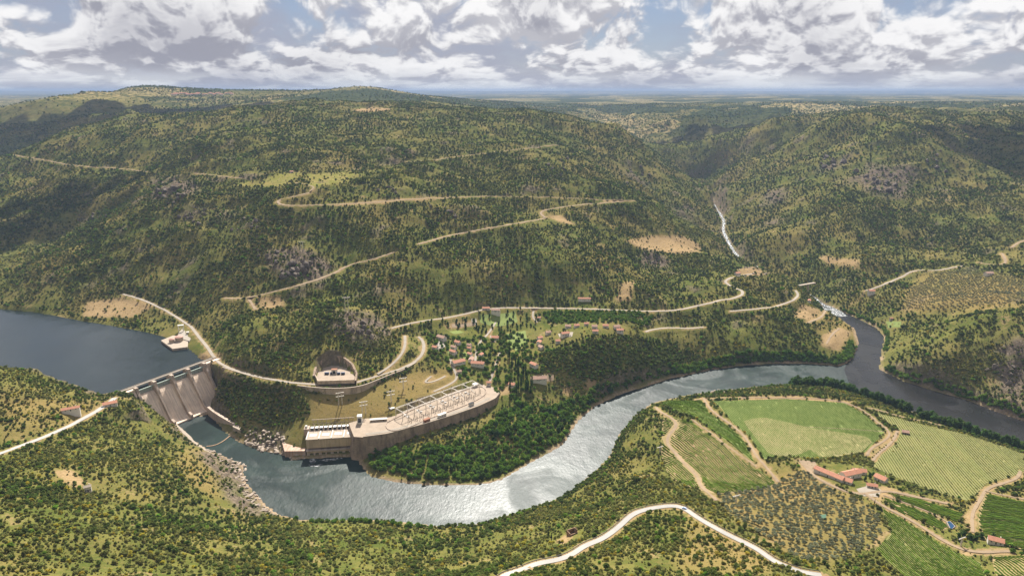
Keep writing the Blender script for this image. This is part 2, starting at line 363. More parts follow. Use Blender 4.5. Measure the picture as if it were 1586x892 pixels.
ROADS = [  # name, surface, width, clear margin, label, pixels
 ('road','asphalt',6.3,3,[(770,893),(800,885),(830,875),(865,866),(890,856),(905,845),(925,838),(945,826),(962,812),(978,797),(1000,788),(1025,784),(1045,783),(1060,787),(1075,797),(1100,812),(1130,828),(1160,845),(1195,864),(1230,880),(1272,893)]),
 ('road','asphalt',9,3,[(-60,720),(0,702),(40,688),(90,668),(130,648),(160,630),(178,617)]),
 ('road','pale',8,3,[(333,556),(322,538),(308,522),(297,506),(275,492),(255,480),(235,470),(215,462),(190,455)]),
 ('road','pale',8,4,[(333,556),(345,566),(375,577),(410,586),(450,592),(490,596),(540,596),(560,590),(590,580),(620,572),(645,560),(656,546),(657,530),(648,520)]),
 ('road','pale',7,4,[(585,580),(605,567),(620,552),(628,536),(627,519)]),
 ('road','dirt',9,6,[(348,462),(385,462),(430,450),(480,437),(515,425),(540,410),(575,402),(600,396),(610,388)]),
 ('dirt_track','dirt',8,4,[(385,462),(390,470),(396,480)]),
 ('road','dirt',9,6,[(648,378),(690,366),(740,356),(790,348),(845,338)]),
 ('road','dirt',8,6,[(845,338),(832,327),(880,319),(940,314),(982,311)]),
 ('dirt_track','dirt',9,8,[(480,298),(455,305),(428,310),(432,318),(460,319),(500,317),(560,315),(620,310),(690,306),(755,304)]),
 ('dirt_track','dirt',5,3,[(755,304),(830,305),(920,308),(978,311)]),
 ('dirt_track','dirt',6,5,[(590,256),(660,249),(720,241),(790,233),(862,225)]),
 ('dirt_track','dirt',7,6,[(20,240),(80,250),(120,258),(170,260),(230,266)]),
 ('dirt_track','dirt',6,5,[(300,268),(345,273),(375,277)]),
 ('dirt_track','dirt',6,5,[(455,283),(470,285),(490,288),(480,298)]),
 ('road','pale',8,4,[(606,508),(650,497),(690,493),(722,486)]),
 ('road','pale',9,5,[(722,486),(760,476),(830,477),(900,478),(960,480),(1020,483),(1060,479),(1110,466),(1148,460),(1152,450),(1118,438),(1132,429),(1165,424)]),
 ('road','pale',6,2,[(827,478),(824,492),(832,500)]),
 ('road','pale',6,2,[(768,498),(757,517),(742,530),(737,548),(736,562)]),
 ('road','pale',6,2,[(757,517),(766,530)]),
 ('road','pale',6,2,[(697,553),(701,570),(711,586),(700,594),(672,606)]),
 ('road','pale',5,2,[(668,582),(658,590),(654,594),(672,592),(690,582)]),
 ('road','pale',6,2,[(775,545),(764,575),(760,588),(753,598),(760,607),(772,614)]),
 ('road','pale',8,5,[(1000,513),(1030,506),(1060,510),(1090,506)]),
 ('road','pale',8,5,[(1130,482),(1190,477),(1225,468),(1238,458),(1232,449)]),
 ('road','pale',8,5,[(1340,452),(1375,438),(1400,428),(1414,417),(1450,420),(1492,411)]),
 ('dirt_track','dirt',7,5,[(1515,407),(1545,411),(1560,408),(1552,392)]),
 ('dirt_track','dirt',7,5,[(1566,384),(1580,374),(1600,368)]),
 ('dirt_track','dirt',7,4,[(1250,500),(1272,492),(1278,482)]),
 ('dirt_track','dirt',6,4,[(1280,533),(1288,517),(1300,509)]),
 ('dirt_track','dirt',6,3,[(1016,633),(1046,650),(1049,660),(1036,672),(1031,685),(1045,702),(1062,718),(1080,736),(1086,755),(1110,772)]),
 ('dirt_track','dirt',5,2,[(1090,618),(1102,636),(1130,655),(1155,676),(1170,704),(1186,722),(1205,745)]),
 ('dirt_track','dirt',3.5,1.5,[(1072,650),(1105,673),(1140,700),(1172,722)]),
 ('dirt_track','dirt',4,2,[(1078,619),(1150,615),(1250,616),(1310,621),(1345,640),(1360,655),(1380,668),(1375,680),(1348,694),(1343,704)]),
 ('dirt_track','dirt',5,2,[(1390,668),(1383,684),(1362,700),(1352,712)]),
 ('dirt_track','dirt',3.5,2,[(1343,630),(1400,646),(1450,657),(1500,669),(1560,687),(1600,699)]),
 ('dirt_track','dirt',2.5,1,[(1168,660),(1230,660),(1300,663),(1368,668)]),
 ('dirt_track','dirt',6,2,[(1238,713),(1250,725),(1262,738),(1290,753),(1325,765),(1345,764),(1368,758),(1410,767),(1470,780)]),
 ('dirt_track','dirt',6,2,[(1340,764),(1366,783),(1392,795),(1420,810),(1450,830),(1482,848),(1515,856),(1565,852)]),
 ('dirt_track','dirt',2.5,1,[(1368,766),(1400,778),(1440,792),(1475,812)]),
 ('dirt_track','dirt',5,2,[(1507,822),(1504,795),(1520,772),(1526,756),(1560,746),(1577,740),(1580,730)]),
 ('dirt_track','dirt',3,1,[(1525,760),(1560,768),(1600,774)]),
]
RW = []
for nm, surf, wd, mg, pts in ROADS:
    p = cast(smooth_line(pts, 2)); wd = wd*(1 if nm == 'road' and surf == 'asphalt' else .78)
    # drop samples that jump far behind a fold of the ground
    keep = [0]
    for i in range(1, len(p)):
        if np.linalg.norm(p[i, :2]-p[keep[-1], :2]) < 160: keep.append(i)
    p = resample(p[keep], 5.0)
    for _ in range(6):
        q = p.copy(); q[1:-1] = (p[:-2]+2*p[1:-1]+p[2:])/4; p = q
    zz = lookup(Z, p[:, 0], p[:, 1])
    k = np.ones(9)/9; zp = np.pad(zz, 4, mode='edge'); zz = np.convolve(zp, k, 'valid'); zz = np.convolve(np.pad(zz, 4, mode='edge'), k, 'valid')
    p[:, 2] = zz; RW.append((nm, surf, wd, mg, p))
RS = np.concatenate([r[4] for r in RW]); RSW = np.concatenate([np.full(len(r[4]), r[2]) for r in RW]); RSM = np.concatenate([np.full(len(r[4]), r[3]) for r in RW])
dR, iR = nearest(RS, GX, GY, 34.0)
wr = RSW[iR]; k_ = 1-sstep(wr/2+3.5, wr/2+15, dR); k_ = np.where((dR < 33) & ~inr & ~ins, k_, 0)
Z = Z*(1-k_)+(RS[iR, 2]-.45)*k_
Z = np.where(pin, np.minimum(Z, 38.6), Z)

# ------------------------------------------------------------------ helpers for objects
def tag(o, label=None, cat=None, group=None, kind=None):
    if label: o['label'] = label
    if cat: o['category'] = cat
    if group: o['group'] = group
    if kind: o['kind'] = kind
    return o
def empty(name, loc, rz=0, label=None, cat=None, group=None):
    o = bpy.data.objects.new(name, None); col.objects.link(o); o.location = loc; o.rotation_euler = (0, 0, rz)
    o.empty_display_size = 3
    return tag(o, label, cat, group)
def link(name, me, parent=None, loc=None, rz=0):
    o = bpy.data.objects.new(name, me); col.objects.link(o)
    if parent: o.parent = parent
    if loc is not None: o.location = loc
    if rz: o.rotation_euler = (0, 0, rz)
    return o
def mesh(name, V, F, mats, smooth=False, mi=None):
    me = bpy.data.meshes.new(name); me.from_pydata([tuple(map(float, v)) for v in V], [], [tuple(map(int, f)) for f in F])
    for m in (mats if isinstance(mats, (list, tuple)) else [mats]): me.materials.append(m)
    if mi is not None: me.polygons.foreach_set('material_index', np.asarray(mi, np.int32))
    if smooth: me.polygons.foreach_set('use_smooth', np.ones(len(F), bool))
    me.update(); return me
def fast_mesh(name, V, F, mats, smooth=True, n=4):
    """numpy arrays straight into a mesh (all faces with n corners)"""
    V = np.asarray(V, np.float32); F = np.asarray(F, np.int32)
    me = bpy.data.meshes.new(name); me.vertices.add(len(V)); me.vertices.foreach_set('co', V.ravel())
    me.loops.add(F.size); me.loops.foreach_set('vertex_index', F.ravel())
    me.polygons.add(len(F)); me.polygons.foreach_set('loop_start', np.arange(0, F.size, n, dtype=np.int32))
    me.polygons.foreach_set('loop_total', np.full(len(F), n, np.int32))
    me.polygons.foreach_set('use_smooth', np.full(len(F), smooth, bool))
    for m in (mats if isinstance(mats, (list, tuple)) else [mats]): me.materials.append(m)
    me.update(calc_edges=True); return me
class MB:
    def __init__(s): s.v = []; s.f = []
    def add(s, V, F):
        b = len(s.v); s.v += [tuple(p) for p in V]; s.f += [tuple(i+b for i in f) for f in F]; return s
    def box(s, cx, cy, z0, lx, ly, lz, a=0.0):
        c, sn = math.cos(a), math.sin(a); V = []
        for z in (z0, z0+lz):
            for dx, dy in ((-1, -1), (1, -1), (1, 1), (-1, 1)):
                x, y = dx*lx/2, dy*ly/2; V.append((cx+c*x-sn*y, cy+sn*x+c*y, z))
        return s.add(V, [(0, 3, 2, 1), (4, 5, 6, 7), (0, 1, 5, 4), (1, 2, 6, 5), (2, 3, 7, 6), (3, 0, 4, 7)])
    def prism(s, poly, z0, z1):
        """vertical prism over a plan outline; z0, z1 may be numbers or per-corner lists"""
        n = len(poly); a = sum(poly[i][0]*poly[(i+1) % n][1]-poly[(i+1) % n][0]*poly[i][1] for i in range(n))
        idx = list(range(n)) if a > 0 else list(range(n))[::-1]
        g = lambda z, i: z[i] if hasattr(z, '__len__') else z
        V = [(poly[i][0], poly[i][1], g(z0, i)) for i in idx]+[(poly[i][0], poly[i][1], g(z1, i)) for i in idx]
        F = [tuple(range(n))[::-1], tuple(range(n, 2*n))]+[(i, (i+1) % n, (i+1) % n+n, i+n) for i in range(n)]
        return s.add(V, F)
    def bar(s, p, q, w, h=None):
        p = Vector(p); q = Vector(q); d = (q-p).normalized(); h = h or w
        up = Vector((0, 0, 1)) if abs(d.z) < .95 else Vector((1, 0, 0))
        a = d.cross(up).normalized()*w/2; b = a.cross(d).normalized()*h/2; V = []
        for c in (p, q): V += [c-a-b, c+a-b, c+a+b, c-a+b]
        return s.add(V, [(0, 3, 2, 1), (4, 5, 6, 7), (0, 1, 5, 4), (1, 2, 6, 5), (2, 3, 7, 6), (3, 0, 4, 7)])
    def cyl(s, x, y, z0, r0, r1, h, n=8):
        V = [(x+r0*math.cos(2*math.pi*i/n), y+r0*math.sin(2*math.pi*i/n), z0) for i in range(n)]+[(x+r1*math.cos(2*math.pi*i/n), y+r1*math.sin(2*math.pi*i/n), z0+h) for i in range(n)]
        return s.add(V, [tuple(range(n))[::-1], tuple(range(n, 2*n))]+[(i, (i+1) % n, (i+1) % n+n, i+n) for i in range(n)])
    def build(s, name, mat, parent=None, smooth=False, loc=None, rz=0):
        return link(name, mesh(name, s.v, s.f, mat, smooth), parent, loc, rz)

# ------------------------------------------------------------------ materials
MATS = {}
def pmat(name, col, rough=.85, var=.25, scale=.3, col2=None, bump=0.0, bscale=None, metal=0.0, coords='Object', spec=.3):
    """procedural material: two tones mixed by noise, fine grain and a light relief"""
    if name in MATS: return MATS[name]
    m = bpy.data.materials.new(name); m.use_nodes = True; g = NT(m.node_tree); b = g.t.nodes['Principled BSDF']
    tc = g.n('ShaderNodeTexCoord'); v = tc.outputs[coords]
    c2 = col2 or tuple(c*(1-var) for c in col)
    f = g.ramp(g.noise(v, scale, 5, .6), .36, .64)
    c = g.mix(f, col, c2)
    fine = g.noise(v, scale*9, 3, .6)
    c = g.mix(.35, c, g.mix(fine, tuple(x*.6 for x in col), tuple(min(1, x*1.3) for x in col)))
    g.l(c, b.inputs['Base Color']); b.inputs['Roughness'].default_value = rough; b.inputs['Metallic'].default_value = metal
    b.inputs['Specular IOR Level'].default_value = spec
    if bump:
        bp = g.n('ShaderNodeBump'); bp.inputs['Strength'].default_value = bump; bp.inputs['Distance'].default_value = .5
        g.l(g.noise(v, bscale or scale*4, 5, .65), bp.inputs['Height']); g.l(bp.outputs[0], b.inputs['Normal'])
    MATS[name] = m; return m
def leaf_mat(name, col, col2, trans=.3, accent=None):
    if name in MATS: return MATS[name]
    m = bpy.data.materials.new(name); m.use_nodes = True; g = NT(m.node_tree); b = g.t.nodes['Principled BSDF']; out = g.t.nodes['Material Output']
    oi = g.n('ShaderNodeObjectInfo'); tc = g.n('ShaderNodeTexCoord')
    n = g.noise(tc.outputs['Object'], 1.1, 3, .6)
    c = g.mix(g.ramp(oi.outputs['Random'], .1, .9), col, col2)
    c = g.mix(g.ramp(n, .35, .7), tuple(x*.72 for x in col), c)
    if accent:
        r4 = g.math('FRACT', g.math('MULTIPLY', oi.outputs['Random'], 31.3)); c = g.mix(g.ramp(r4, .86, .90), c, accent)
    hs = g.n('ShaderNodeHueSaturation'); g.l(c, hs.inputs['Color'])
    r2 = g.math('FRACT', g.math('MULTIPLY', oi.outputs['Random'], 7.31)); g.l(g.ramp(r2, 0, 1, .7, 1.35, False), hs.inputs['Value'])
    r3 = g.math('FRACT', g.math('MULTIPLY', oi.outputs['Random'], 17.7)); g.l(g.ramp(r3, 0, 1, .485, .515, False), hs.inputs['Hue'])
    c = hs.outputs[0]
    g.l(c, b.inputs['Base Color']); b.inputs['Roughness'].default_value = .8; b.inputs['Specular IOR Level'].default_value = .03
    tr = g.n('ShaderNodeBsdfTranslucent'); g.l(c, tr.inputs[0])
    mx = g.n('ShaderNodeMixShader'); mx.inputs[0].default_value = trans
    g.l(b.outputs[0], mx.inputs[1]); g.l(tr.outputs[0], mx.inputs[2]); g.l(mx.outputs[0], out.inputs[0])
    MATS[name] = m; return m

def ground_mat():
    m = bpy.data.materials.new('ground'); m.use_nodes = True; g = NT(m.node_tree); b = g.t.nodes['Principled BSDF']
    tc = g.n('ShaderNodeTexCoord'); v = tc.outputs['Object']
    at = g.n('ShaderNodeAttribute', attribute_name='cover'); sep = g.n('ShaderNodeSeparateColor'); g.l(at.outputs['Color'], sep.inputs[0])
    rock, dry, bare = sep.outputs[0], sep.outputs[1], sep.outputs[2]
    at2 = g.n('ShaderNodeAttribute', attribute_name='cover2'); sep2 = g.n('ShaderNodeSeparateColor'); g.l(at2.outputs['Color'], sep2.inputs[0])
    lawn, far, shore = sep2.outputs[0], sep2.outputs[1], sep2.outputs[2]
    nbig = g.noise(v, .006, 4, .55); nmid = g.noise(v, .035, 5, .6); nfine = g.noise(v, .22, 5, .65); ngr = g.noise(v, .9, 3, .6)
    green = g.mix(g.ramp(nmid, .4, .62), (.075, .092, .020), (.135, .132, .034))
    ochre = g.mix(g.ramp(nfine, .35, .65), (.27, .185, .072), (.185, .14, .05))
    f = g.math('ADD', g.math('MULTIPLY', dry, .55), g.ramp(g.math('ADD', g.math('MULTIPLY', nbig, .5), g.math('MULTIPLY', nfine, .5)), .44, .60, 0, .6))
    geo = g.n('ShaderNodeSeparateXYZ'); g.l(v, geo.inputs[0])
    heath = g.mix(g.ramp(nmid, .4, .62), (.066, .084, .022), (.116, .118, .032))
    green = g.mix(g.ramp(g.math('ADD', geo.outputs[1], g.math('MULTIPLY', g.math('SUBTRACT', nbig, .5), 900)), 1150, 1750, 0, .8), green, heath)
    c = g.mix(g.math('MINIMUM', f, 1.0), green, ochre)
    # low scrub and heather between the trees
    c = g.mix(g.ramp(ngr, .50, .66, 0, .6), c, (.05, .058, .016))
    barec = g.mix(g.ramp(nfine, .35, .66), (.34, .235, .125), (.23, .16, .075))
    c = g.mix(g.ramp(g.math('ADD', bare, g.math('MULTIPLY', g.math('SUBTRACT', nfine, .5), 2.2)), .3, .9), c, barec)
    lawnc = g.mix(g.ramp(nmid, .4, .6), (.16, .155, .04), (.21, .175, .06))
    c = g.mix(lawn, c, lawnc)
    vo = g.n('ShaderNodeTexVoronoi', feature='F1'); vo.inputs['Scale'].default_value = .11; g.l(v, vo.inputs['Vector'])
    rockc = g.mix(g.ramp(nfine, .3, .7), (.24, .185, .13), (.10, .078, .058))
    rockc = g.mix(g.ramp(vo.outputs['Distance'], .35, .6, 0, .55), rockc, (.055, .044, .034))
    c = g.mix(g.math('MULTIPLY', rock, g.ramp(nmid, .36, .52, .35, 1)), c, rockc)
    shc = g.mix(g.ramp(nfine, .35, .65), (.36, .26, .17), (.20, .145, .09))
    c = g.mix(shore, c, shc)
    # far country: woods and fields told apart only as patches
    vf = g.n('ShaderNodeTexVoronoi', feature='F1'); vf.inputs['Scale'].default_value = .0016; vf.inputs['Randomness'].default_value = .95
    mp = g.n('ShaderNodeMapping'); mp.inputs['Scale'].default_value = (1, .8, 0); g.l(v, mp.inputs[0])
    wv = g.n('ShaderNodeVectorMath', operation='MULTIPLY_ADD'); g.l(g.noise(v, .0012, 3, .6, color=True), wv.inputs[0]); wv.inputs[1].default_value = (700, 700, 0); g.l(mp.outputs[0], wv.inputs[2])
    g.l(wv.outputs[0], vf.inputs['Vector']); sv = g.n('ShaderNodeSeparateColor'); g.l(vf.outputs['Color'], sv.inputs[0])
    fieldc = g.mix(sv.outputs[1], (.15, .13, .05), (.32, .245, .12))
    woodf = g.ramp(g.math('ADD', g.noise(v, .0009, 5, .62), g.math('MULTIPLY', g.math('SUBTRACT', sv.outputs[0], .5), .30)), .43, .57, 1, 0)
    spots = g.ramp(g.noise(v, .03, 4, .7), .42, .58)
    woodc = g.mix(spots, (.022, .034, .014), (.055, .062, .022))
    farc = g.mix(g.ramp(woodf, .25, .75), g.mix(spots, (.05, .06, .02), fieldc), woodc)
    c = g.mix(far, c, farc)
    g.l(c, b.inputs['Base Color']); b.inputs['Roughness'].default_value = 1.0; b.inputs['Specular IOR Level'].default_value = 0.0
    bp = g.n('ShaderNodeBump'); bp.inputs['Strength'].default_value = .6; bp.inputs['Distance'].default_value = 1.6
    g.l(g.math('ADD', nfine, g.math('MULTIPLY', rock, g.math('MULTIPLY', nmid, 5.0))), bp.inputs['Height']); g.l(bp.outputs[0], b.inputs['Normal'])
    MATS['ground'] = m; return m

def water_mat(name, deep, shallow, rough, wave, dist):
    m = bpy.data.materials.new(name); m.use_nodes = True; g = NT(m.node_tree); b = g.t.nodes['Principled BSDF']
    tc = g.n('ShaderNodeTexCoord'); v = tc.outputs['Object']
    n = g.noise(v, .012, 4, .6, .8)
    g.l(g.mix(g.ramp(n, .35, .65), deep, shallow), b.inputs['Base Color'])
    calm = g.ramp(g.noise(v, .009, 4, .6, 1.2), .40, .62)
    g.l(g.ramp(calm, 0, 1, rough*.62, rough, False), b.inputs['Roughness']); b.inputs['IOR'].default_value = 1.33
    b.inputs['Specular IOR Level'].default_value = .42
    mp = g.n('ShaderNodeMapping'); mp.inputs['Scale'].default_value = (1, .6, 1); mp.inputs['Rotation'].default_value = (0, 0, .5); g.l(v, mp.inputs[0])
    h = g.math('ADD', g.noise(mp.outputs[0], wave, 4, .65), g.math('MULTIPLY', g.noise(mp.outputs[0], wave*.3, 3, .6), 1.6))
    bp = g.n('ShaderNodeBump'); bp.inputs['Distance'].default_value = dist; g.l(g.ramp(calm, 0, 1, .45, 1, False), bp.inputs['Strength'])
    g.l(h, bp.inputs['Height']); g.l(bp.outputs[0], b.inputs['Normal'])
    MATS[name] = m; return m

def stone_mat(name, a, b_, mortar, sx, sz, bump=.5):
    """coursed masonry seen from afar, laid by world height and length"""
    m = bpy.data.materials.new(name); m.use_nodes = True; g = NT(m.node_tree); b = g.t.nodes['Principled BSDF']
    tc = g.n('ShaderNodeTexCoord'); sp = g.n('ShaderNodeSeparateXYZ'); g.l(tc.outputs['Object'], sp.inputs[0])
    cb = g.n('ShaderNodeCombineXYZ'); g.l(g.math('ADD', sp.outputs[0], g.math('MULTIPLY', sp.outputs[1], .8)), cb.inputs[0]); g.l(sp.outputs[2], cb.inputs[1])
    br = g.n('ShaderNodeTexBrick'); br.inputs['Scale'].default_value = 1; br.inputs['Brick Width'].default_value = sx; br.inputs['Row Height'].default_value = sz
    br.inputs['Mortar Size'].default_value = .05; br.inputs['Color1'].default_value = (*a, 1); br.inputs['Color2'].default_value = (*b_, 1); br.inputs['Mortar'].default_value = (*mortar, 1)
    g.l(cb.outputs[0], br.inputs['Vector'])
    st = g.n('ShaderNodeMapping'); st.inputs['Scale'].default_value = (.12, .12, .02); g.l(tc.outputs['Object'], st.inputs[0])
    c = g.mix(g.ramp(g.noise(st.outputs[0], 1, 5, .65), .42, .66, 0, .75), br.outputs['Color'], tuple(x*.45 for x in a))
    c = g.mix(g.ramp(g.noise(tc.outputs['Object'], .07, 5, .6), .5, .68, 0, .5), c, tuple(min(1, x*1.25) for x in b_))
    g.l(c, b.inputs['Base Color']); b.inputs['Roughness'].default_value = .92
    bp = g.n('ShaderNodeBump'); bp.inputs['Strength'].default_value = bump; bp.inputs['Distance'].default_value = .3
    g.l(br.outputs['Fac'], bp.inputs['Height']); bp.invert = True; g.l(bp.outputs[0], b.inputs['Normal'])
    MATS[name] = m; return m

# ------------------------------------------------------------------ land cover from the photograph's outlines
ZONES = dict(
 bare=[[(960,372),(1010,363),(1060,365),(1088,380),(1090,390),(1060,394),(1000,388)], [(505,318),(560,311),(690,303),(688,308),(600,316),(520,320)],
       [(395,462),(435,455),(447,474),(402,479)], [(842,331),(870,333),(896,350),(880,348),(855,340)], [(130,466),(192,459),(240,474),(205,492),(128,492)],
       [(1090,616),(1230,612),(1330,622),(1300,628),(1200,622)],
       [(1262,395),(1335,402),(1332,418),(1280,410)], [(1140,418),(1170,412),(1190,425),(1150,430)], [(690,500),(738,495),(740,505),(690,512)], [(905,588),(925,575),(930,600),(908,612)],
       [(820,582),(860,577),(862,592),(820,592)], [(868,600),(886,590),(890,612),(870,615)], [(310,545),(345,545),(345,562),(318,566),(300,566)],
       [(1240,470),(1275,480),(1260,498),(1225,492)], [(1270,520),(1300,505),(1320,515),(1300,545),(1275,540)],
       [(1230,715),(1262,712),(1270,735),(1250,735)], [(1330,755),(1375,752),(1420,768),(1360,776)], [(1480,850),(1530,848),(1560,855),(1490,862)], [(1340,850),(1378,812),(1380,826),(1352,855)],
       [(860,838),(882,822),(890,832),(868,846)], [(1490,795),(1510,790),(1510,825),(1497,825)],
       [(0,795),(18,792),(14,800),(0,803)], [(78,728),(110,725),(140,750),(110,757)], [(540,170),(580,166),(620,170),(560,176)], [(960,440),(985,430),(980,465),(950,470)], [(770,600),(800,590),(790,612),(772,612)]],
 dry=[[(480,615),(540,607),(600,590),(655,575),(700,568),(712,590),(680,605),(600,640),(590,655),(480,652)], [(1060,800),(1120,830),(1200,880),(1180,892),(1040,892),(1060,840)],
      [(1110,768),(1250,722),(1365,795),(1372,830),(1280,870),(1200,850)], [(1395,480),(1400,450),(1430,420),(1586,425),(1586,478),(1470,484)], [(0,620),(80,620),(180,620),(170,640),(100,660),(0,690)],
      [(280,690),(330,700),(345,780),(310,760),(270,720)], [(1240,470),(1330,500),(1330,540),(1280,545)]],
 lawn=[[(738,484),(800,480),(803,500),(770,506),(740,500)], [(783,515),(815,511),(818,530),(800,545),(785,535)], [(690,535),(708,540),(703,556),(692,552)], [(696,512),(722,510),(724,517),(696,518)],
       [(716,545),(726,543),(724,556),(717,556)], [(735,604),(755,604),(752,614),(737,613)], [(360,286),(440,268),(470,266),(462,276),(440,290),(380,290)], [(470,270),(545,266),(560,272),(520,288),(480,290)],
       [(80,152),(130,145),(230,142),(260,150),(180,156)], [(1370,497),(1398,497),(1396,508),(1375,510)]],
 rock=[[(230,275),(300,275),(310,300),(240,310)], [(410,388),(470,385),(520,410),(500,440),(430,425)], [(300,700),(345,690),(385,722),(400,770),(432,797),(420,800),(380,800),(345,765),(335,735)],
       [(385,660),(440,668),(440,705),(388,692)], [(520,480),(580,485),(610,520),(560,540),(510,510)], [(1545,540),(1586,520),(1586,620),(1550,600)], [(75,555),(125,570),(160,598),(150,615),(110,595),(70,570)],
       [(265,650),(330,690),(300,690),(262,665)], [(1180,300),(1215,290),(1220,310),(1190,320)], [(1340,250),(1420,270),(1400,310),(1340,300)], [(990,395),(1030,395),(1040,415),(990,415)]])
PX, PY, PD = project(GX, GY, Z)
vis = (GY > 250)
def zone(kind, x=None, y=None):
    a = np.zeros((PX if x is None else x).shape, bool)
    for poly in ZONES[kind]: a |= inside(poly, PX if x is None else x, PY if y is None else y)
    return a
def blur(a, n=1):
    a = a.astype(float)
    for _ in range(n):
        a[1:-1] = (a[:-2]+2*a[1:-1]+a[2:])/4; a[:, 1:-1] = (a[:, :-2]+2*a[:, 1:-1]+a[:, 2:])/4
    return a
gy_, gx_ = np.gradient(Z); slope = np.hypot(gy_/np.gradient(YR)[:, None], gx_/np.gradient(GX, axis=1))
jit = lambda s: fbm(GX, GY, 40, 3, s)
wob = (fbm(GX, GY, 30, 3, 71), fbm(GX, GY, 30, 3, 73))
rockA = np.clip(blur(zone('rock'), 2)*1.0+crag*.9+sstep(.95, 1.4, slope+.25*jit(80))*(GY < 7000)*(GY > 900)*.8, 0, 1)
dryA = np.clip(blur(zone('dry'), 2)+.25*fbm(GX, GY, 160, 3, 83), 0, 1)
bareA = np.clip(np.maximum(blur(zone('bare') & vis, 1), .85*(1-sstep(wr/2+2, wr/2+7, dR))*(dR < 33)), 0, 1)
bareA = np.maximum(bareA, .55*sstep(.26, .55, fbm(GX, GY, 55, 4, 91))*(GY < 3500)*(~pin))
lawnA = blur(zone('lawn') & vis, 1)
rockA = np.clip(rockA+.85*sstep(.34, .56, fbm(GX, GY, 95, 4, 131))*sstep(1150, 1500, GY)*sstep(4600, 3800, GY)*amp*near_amp, 0, 1)
streamA = np.where(dT < 59, 1-sstep(8, 16, dT), 0)
rockA = np.clip(rockA+streamA, 0, 1)
farA = sstep(3900, 5600, GY+500*fbm(GX, GY, 900, 3, 95))
shoreA = np.clip((1-sstep(2, 8, dr))*(Z > -3)*(.45+.55*(fbm(GX, GY, 60, 2, 97) > -.1)), 0, 1)

cover = np.stack([rockA, dryA, bareA, np.ones_like(Z)], -1).astype(np.float32)
cover2 = np.stack([lawnA, farA, shoreA, np.ones_like(Z)], -1).astype(np.float32)
V = np.stack([GX, GY, Z], -1).reshape(-1, 3)
idx = np.arange(len(YR)*NU).reshape(len(YR), NU)
F = np.stack([idx[:-1, :-1], idx[:-1, 1:], idx[1:, 1:], idx[1:, :-1]], -1).reshape(-1, 4)
tm = fast_mesh('terrain', V, F, ground_mat())
for nm, arr in (('cover', cover), ('cover2', cover2)):
    a = tm.color_attributes.new(nm, 'FLOAT_COLOR', 'POINT'); a.data.foreach_set('color', arr.reshape(-1))
terrain = tag(link('terrain', tm), kind='structure')

# ------------------------------------------------------------------ water
def sheet(name, poly, zf, mat, step=None, kind='structure', parent=None):
    """flat-edged sheet over a plan outline; zf(x, y) gives its height"""
    poly = [tuple(p[:2]) for p in poly]; pts = list(poly); n = len(pts)
    if step:
        per = resample(np.array(poly+poly[:1]), step)[:-1]; pts = [tuple(p) for p in per]; n = len(pts)
        xs = np.arange(per[:, 0].min(), per[:, 0].max(), step); ys = np.arange(per[:, 1].min(), per[:, 1].max(), step)
        gx, gy = np.meshgrid(xs, ys); gx = gx+RNG.uniform(-.2, .2, gx.shape)*step; k = inside(per, gx, gy)
        pts += list(zip(gx[k], gy[k]))
    ed = [(i, (i+1) % n) for i in range(n)]
    v, _, f, *_ = delaunay_2d_cdt([Vector(p) for p in pts], ed, [], 1, 1e-4)
    x = np.array([p.x for p in v]); y = np.array([p.y for p in v]); z = zf(x, y) if callable(zf) else np.full(len(x), zf)
    o = link(name, mesh(name, np.stack([x, y, z], -1), f, mat, True), parent)
    return tag(o, kind=kind)
WAT = water_mat('river_water', (.005, .014, .011), (.010, .024, .018), .50, .22, .45)
WATR = water_mat('reservoir_water', (.010, .017, .019), (.013, .021, .023), .2, .10, .40)
def grow(poly, d):
    p = np.asarray(poly)[:, :2]; a = np.roll(p, -1, 0)-np.roll(p, 1, 0); nrm = np.stack([a[:, 1], -a[:, 0]], -1); nrm /= np.linalg.norm(nrm, axis=1)[:, None]+1e-9
    area = np.sum(p[:, 0]*np.roll(p[:, 1], -1)-np.roll(p[:, 0], -1)*p[:, 1])
    return p+nrm*d*(1 if area > 0 else -1)
sheet('river', resample(np.concatenate([grow(RIV, 7), grow(RIV, 7)[:1]]), 25)[:-1], 0.0, WAT)
MURK = water_mat('murky_side_river_water', (.012, .012, .011), (.018, .017, .016), .34, .18, .40)
side = W(*np.array(river_far[:17]+[(1312,573),(1318,590),(1332,611)]+river_near[-6:]).T, 0.0)[:, :2]
sheet('side_river', grow(side, 6), .05, MURK)
sheet('reservoir', resample(np.concatenate([RSV, RSV[:1]]), 40)[:-1], RES, WATR)
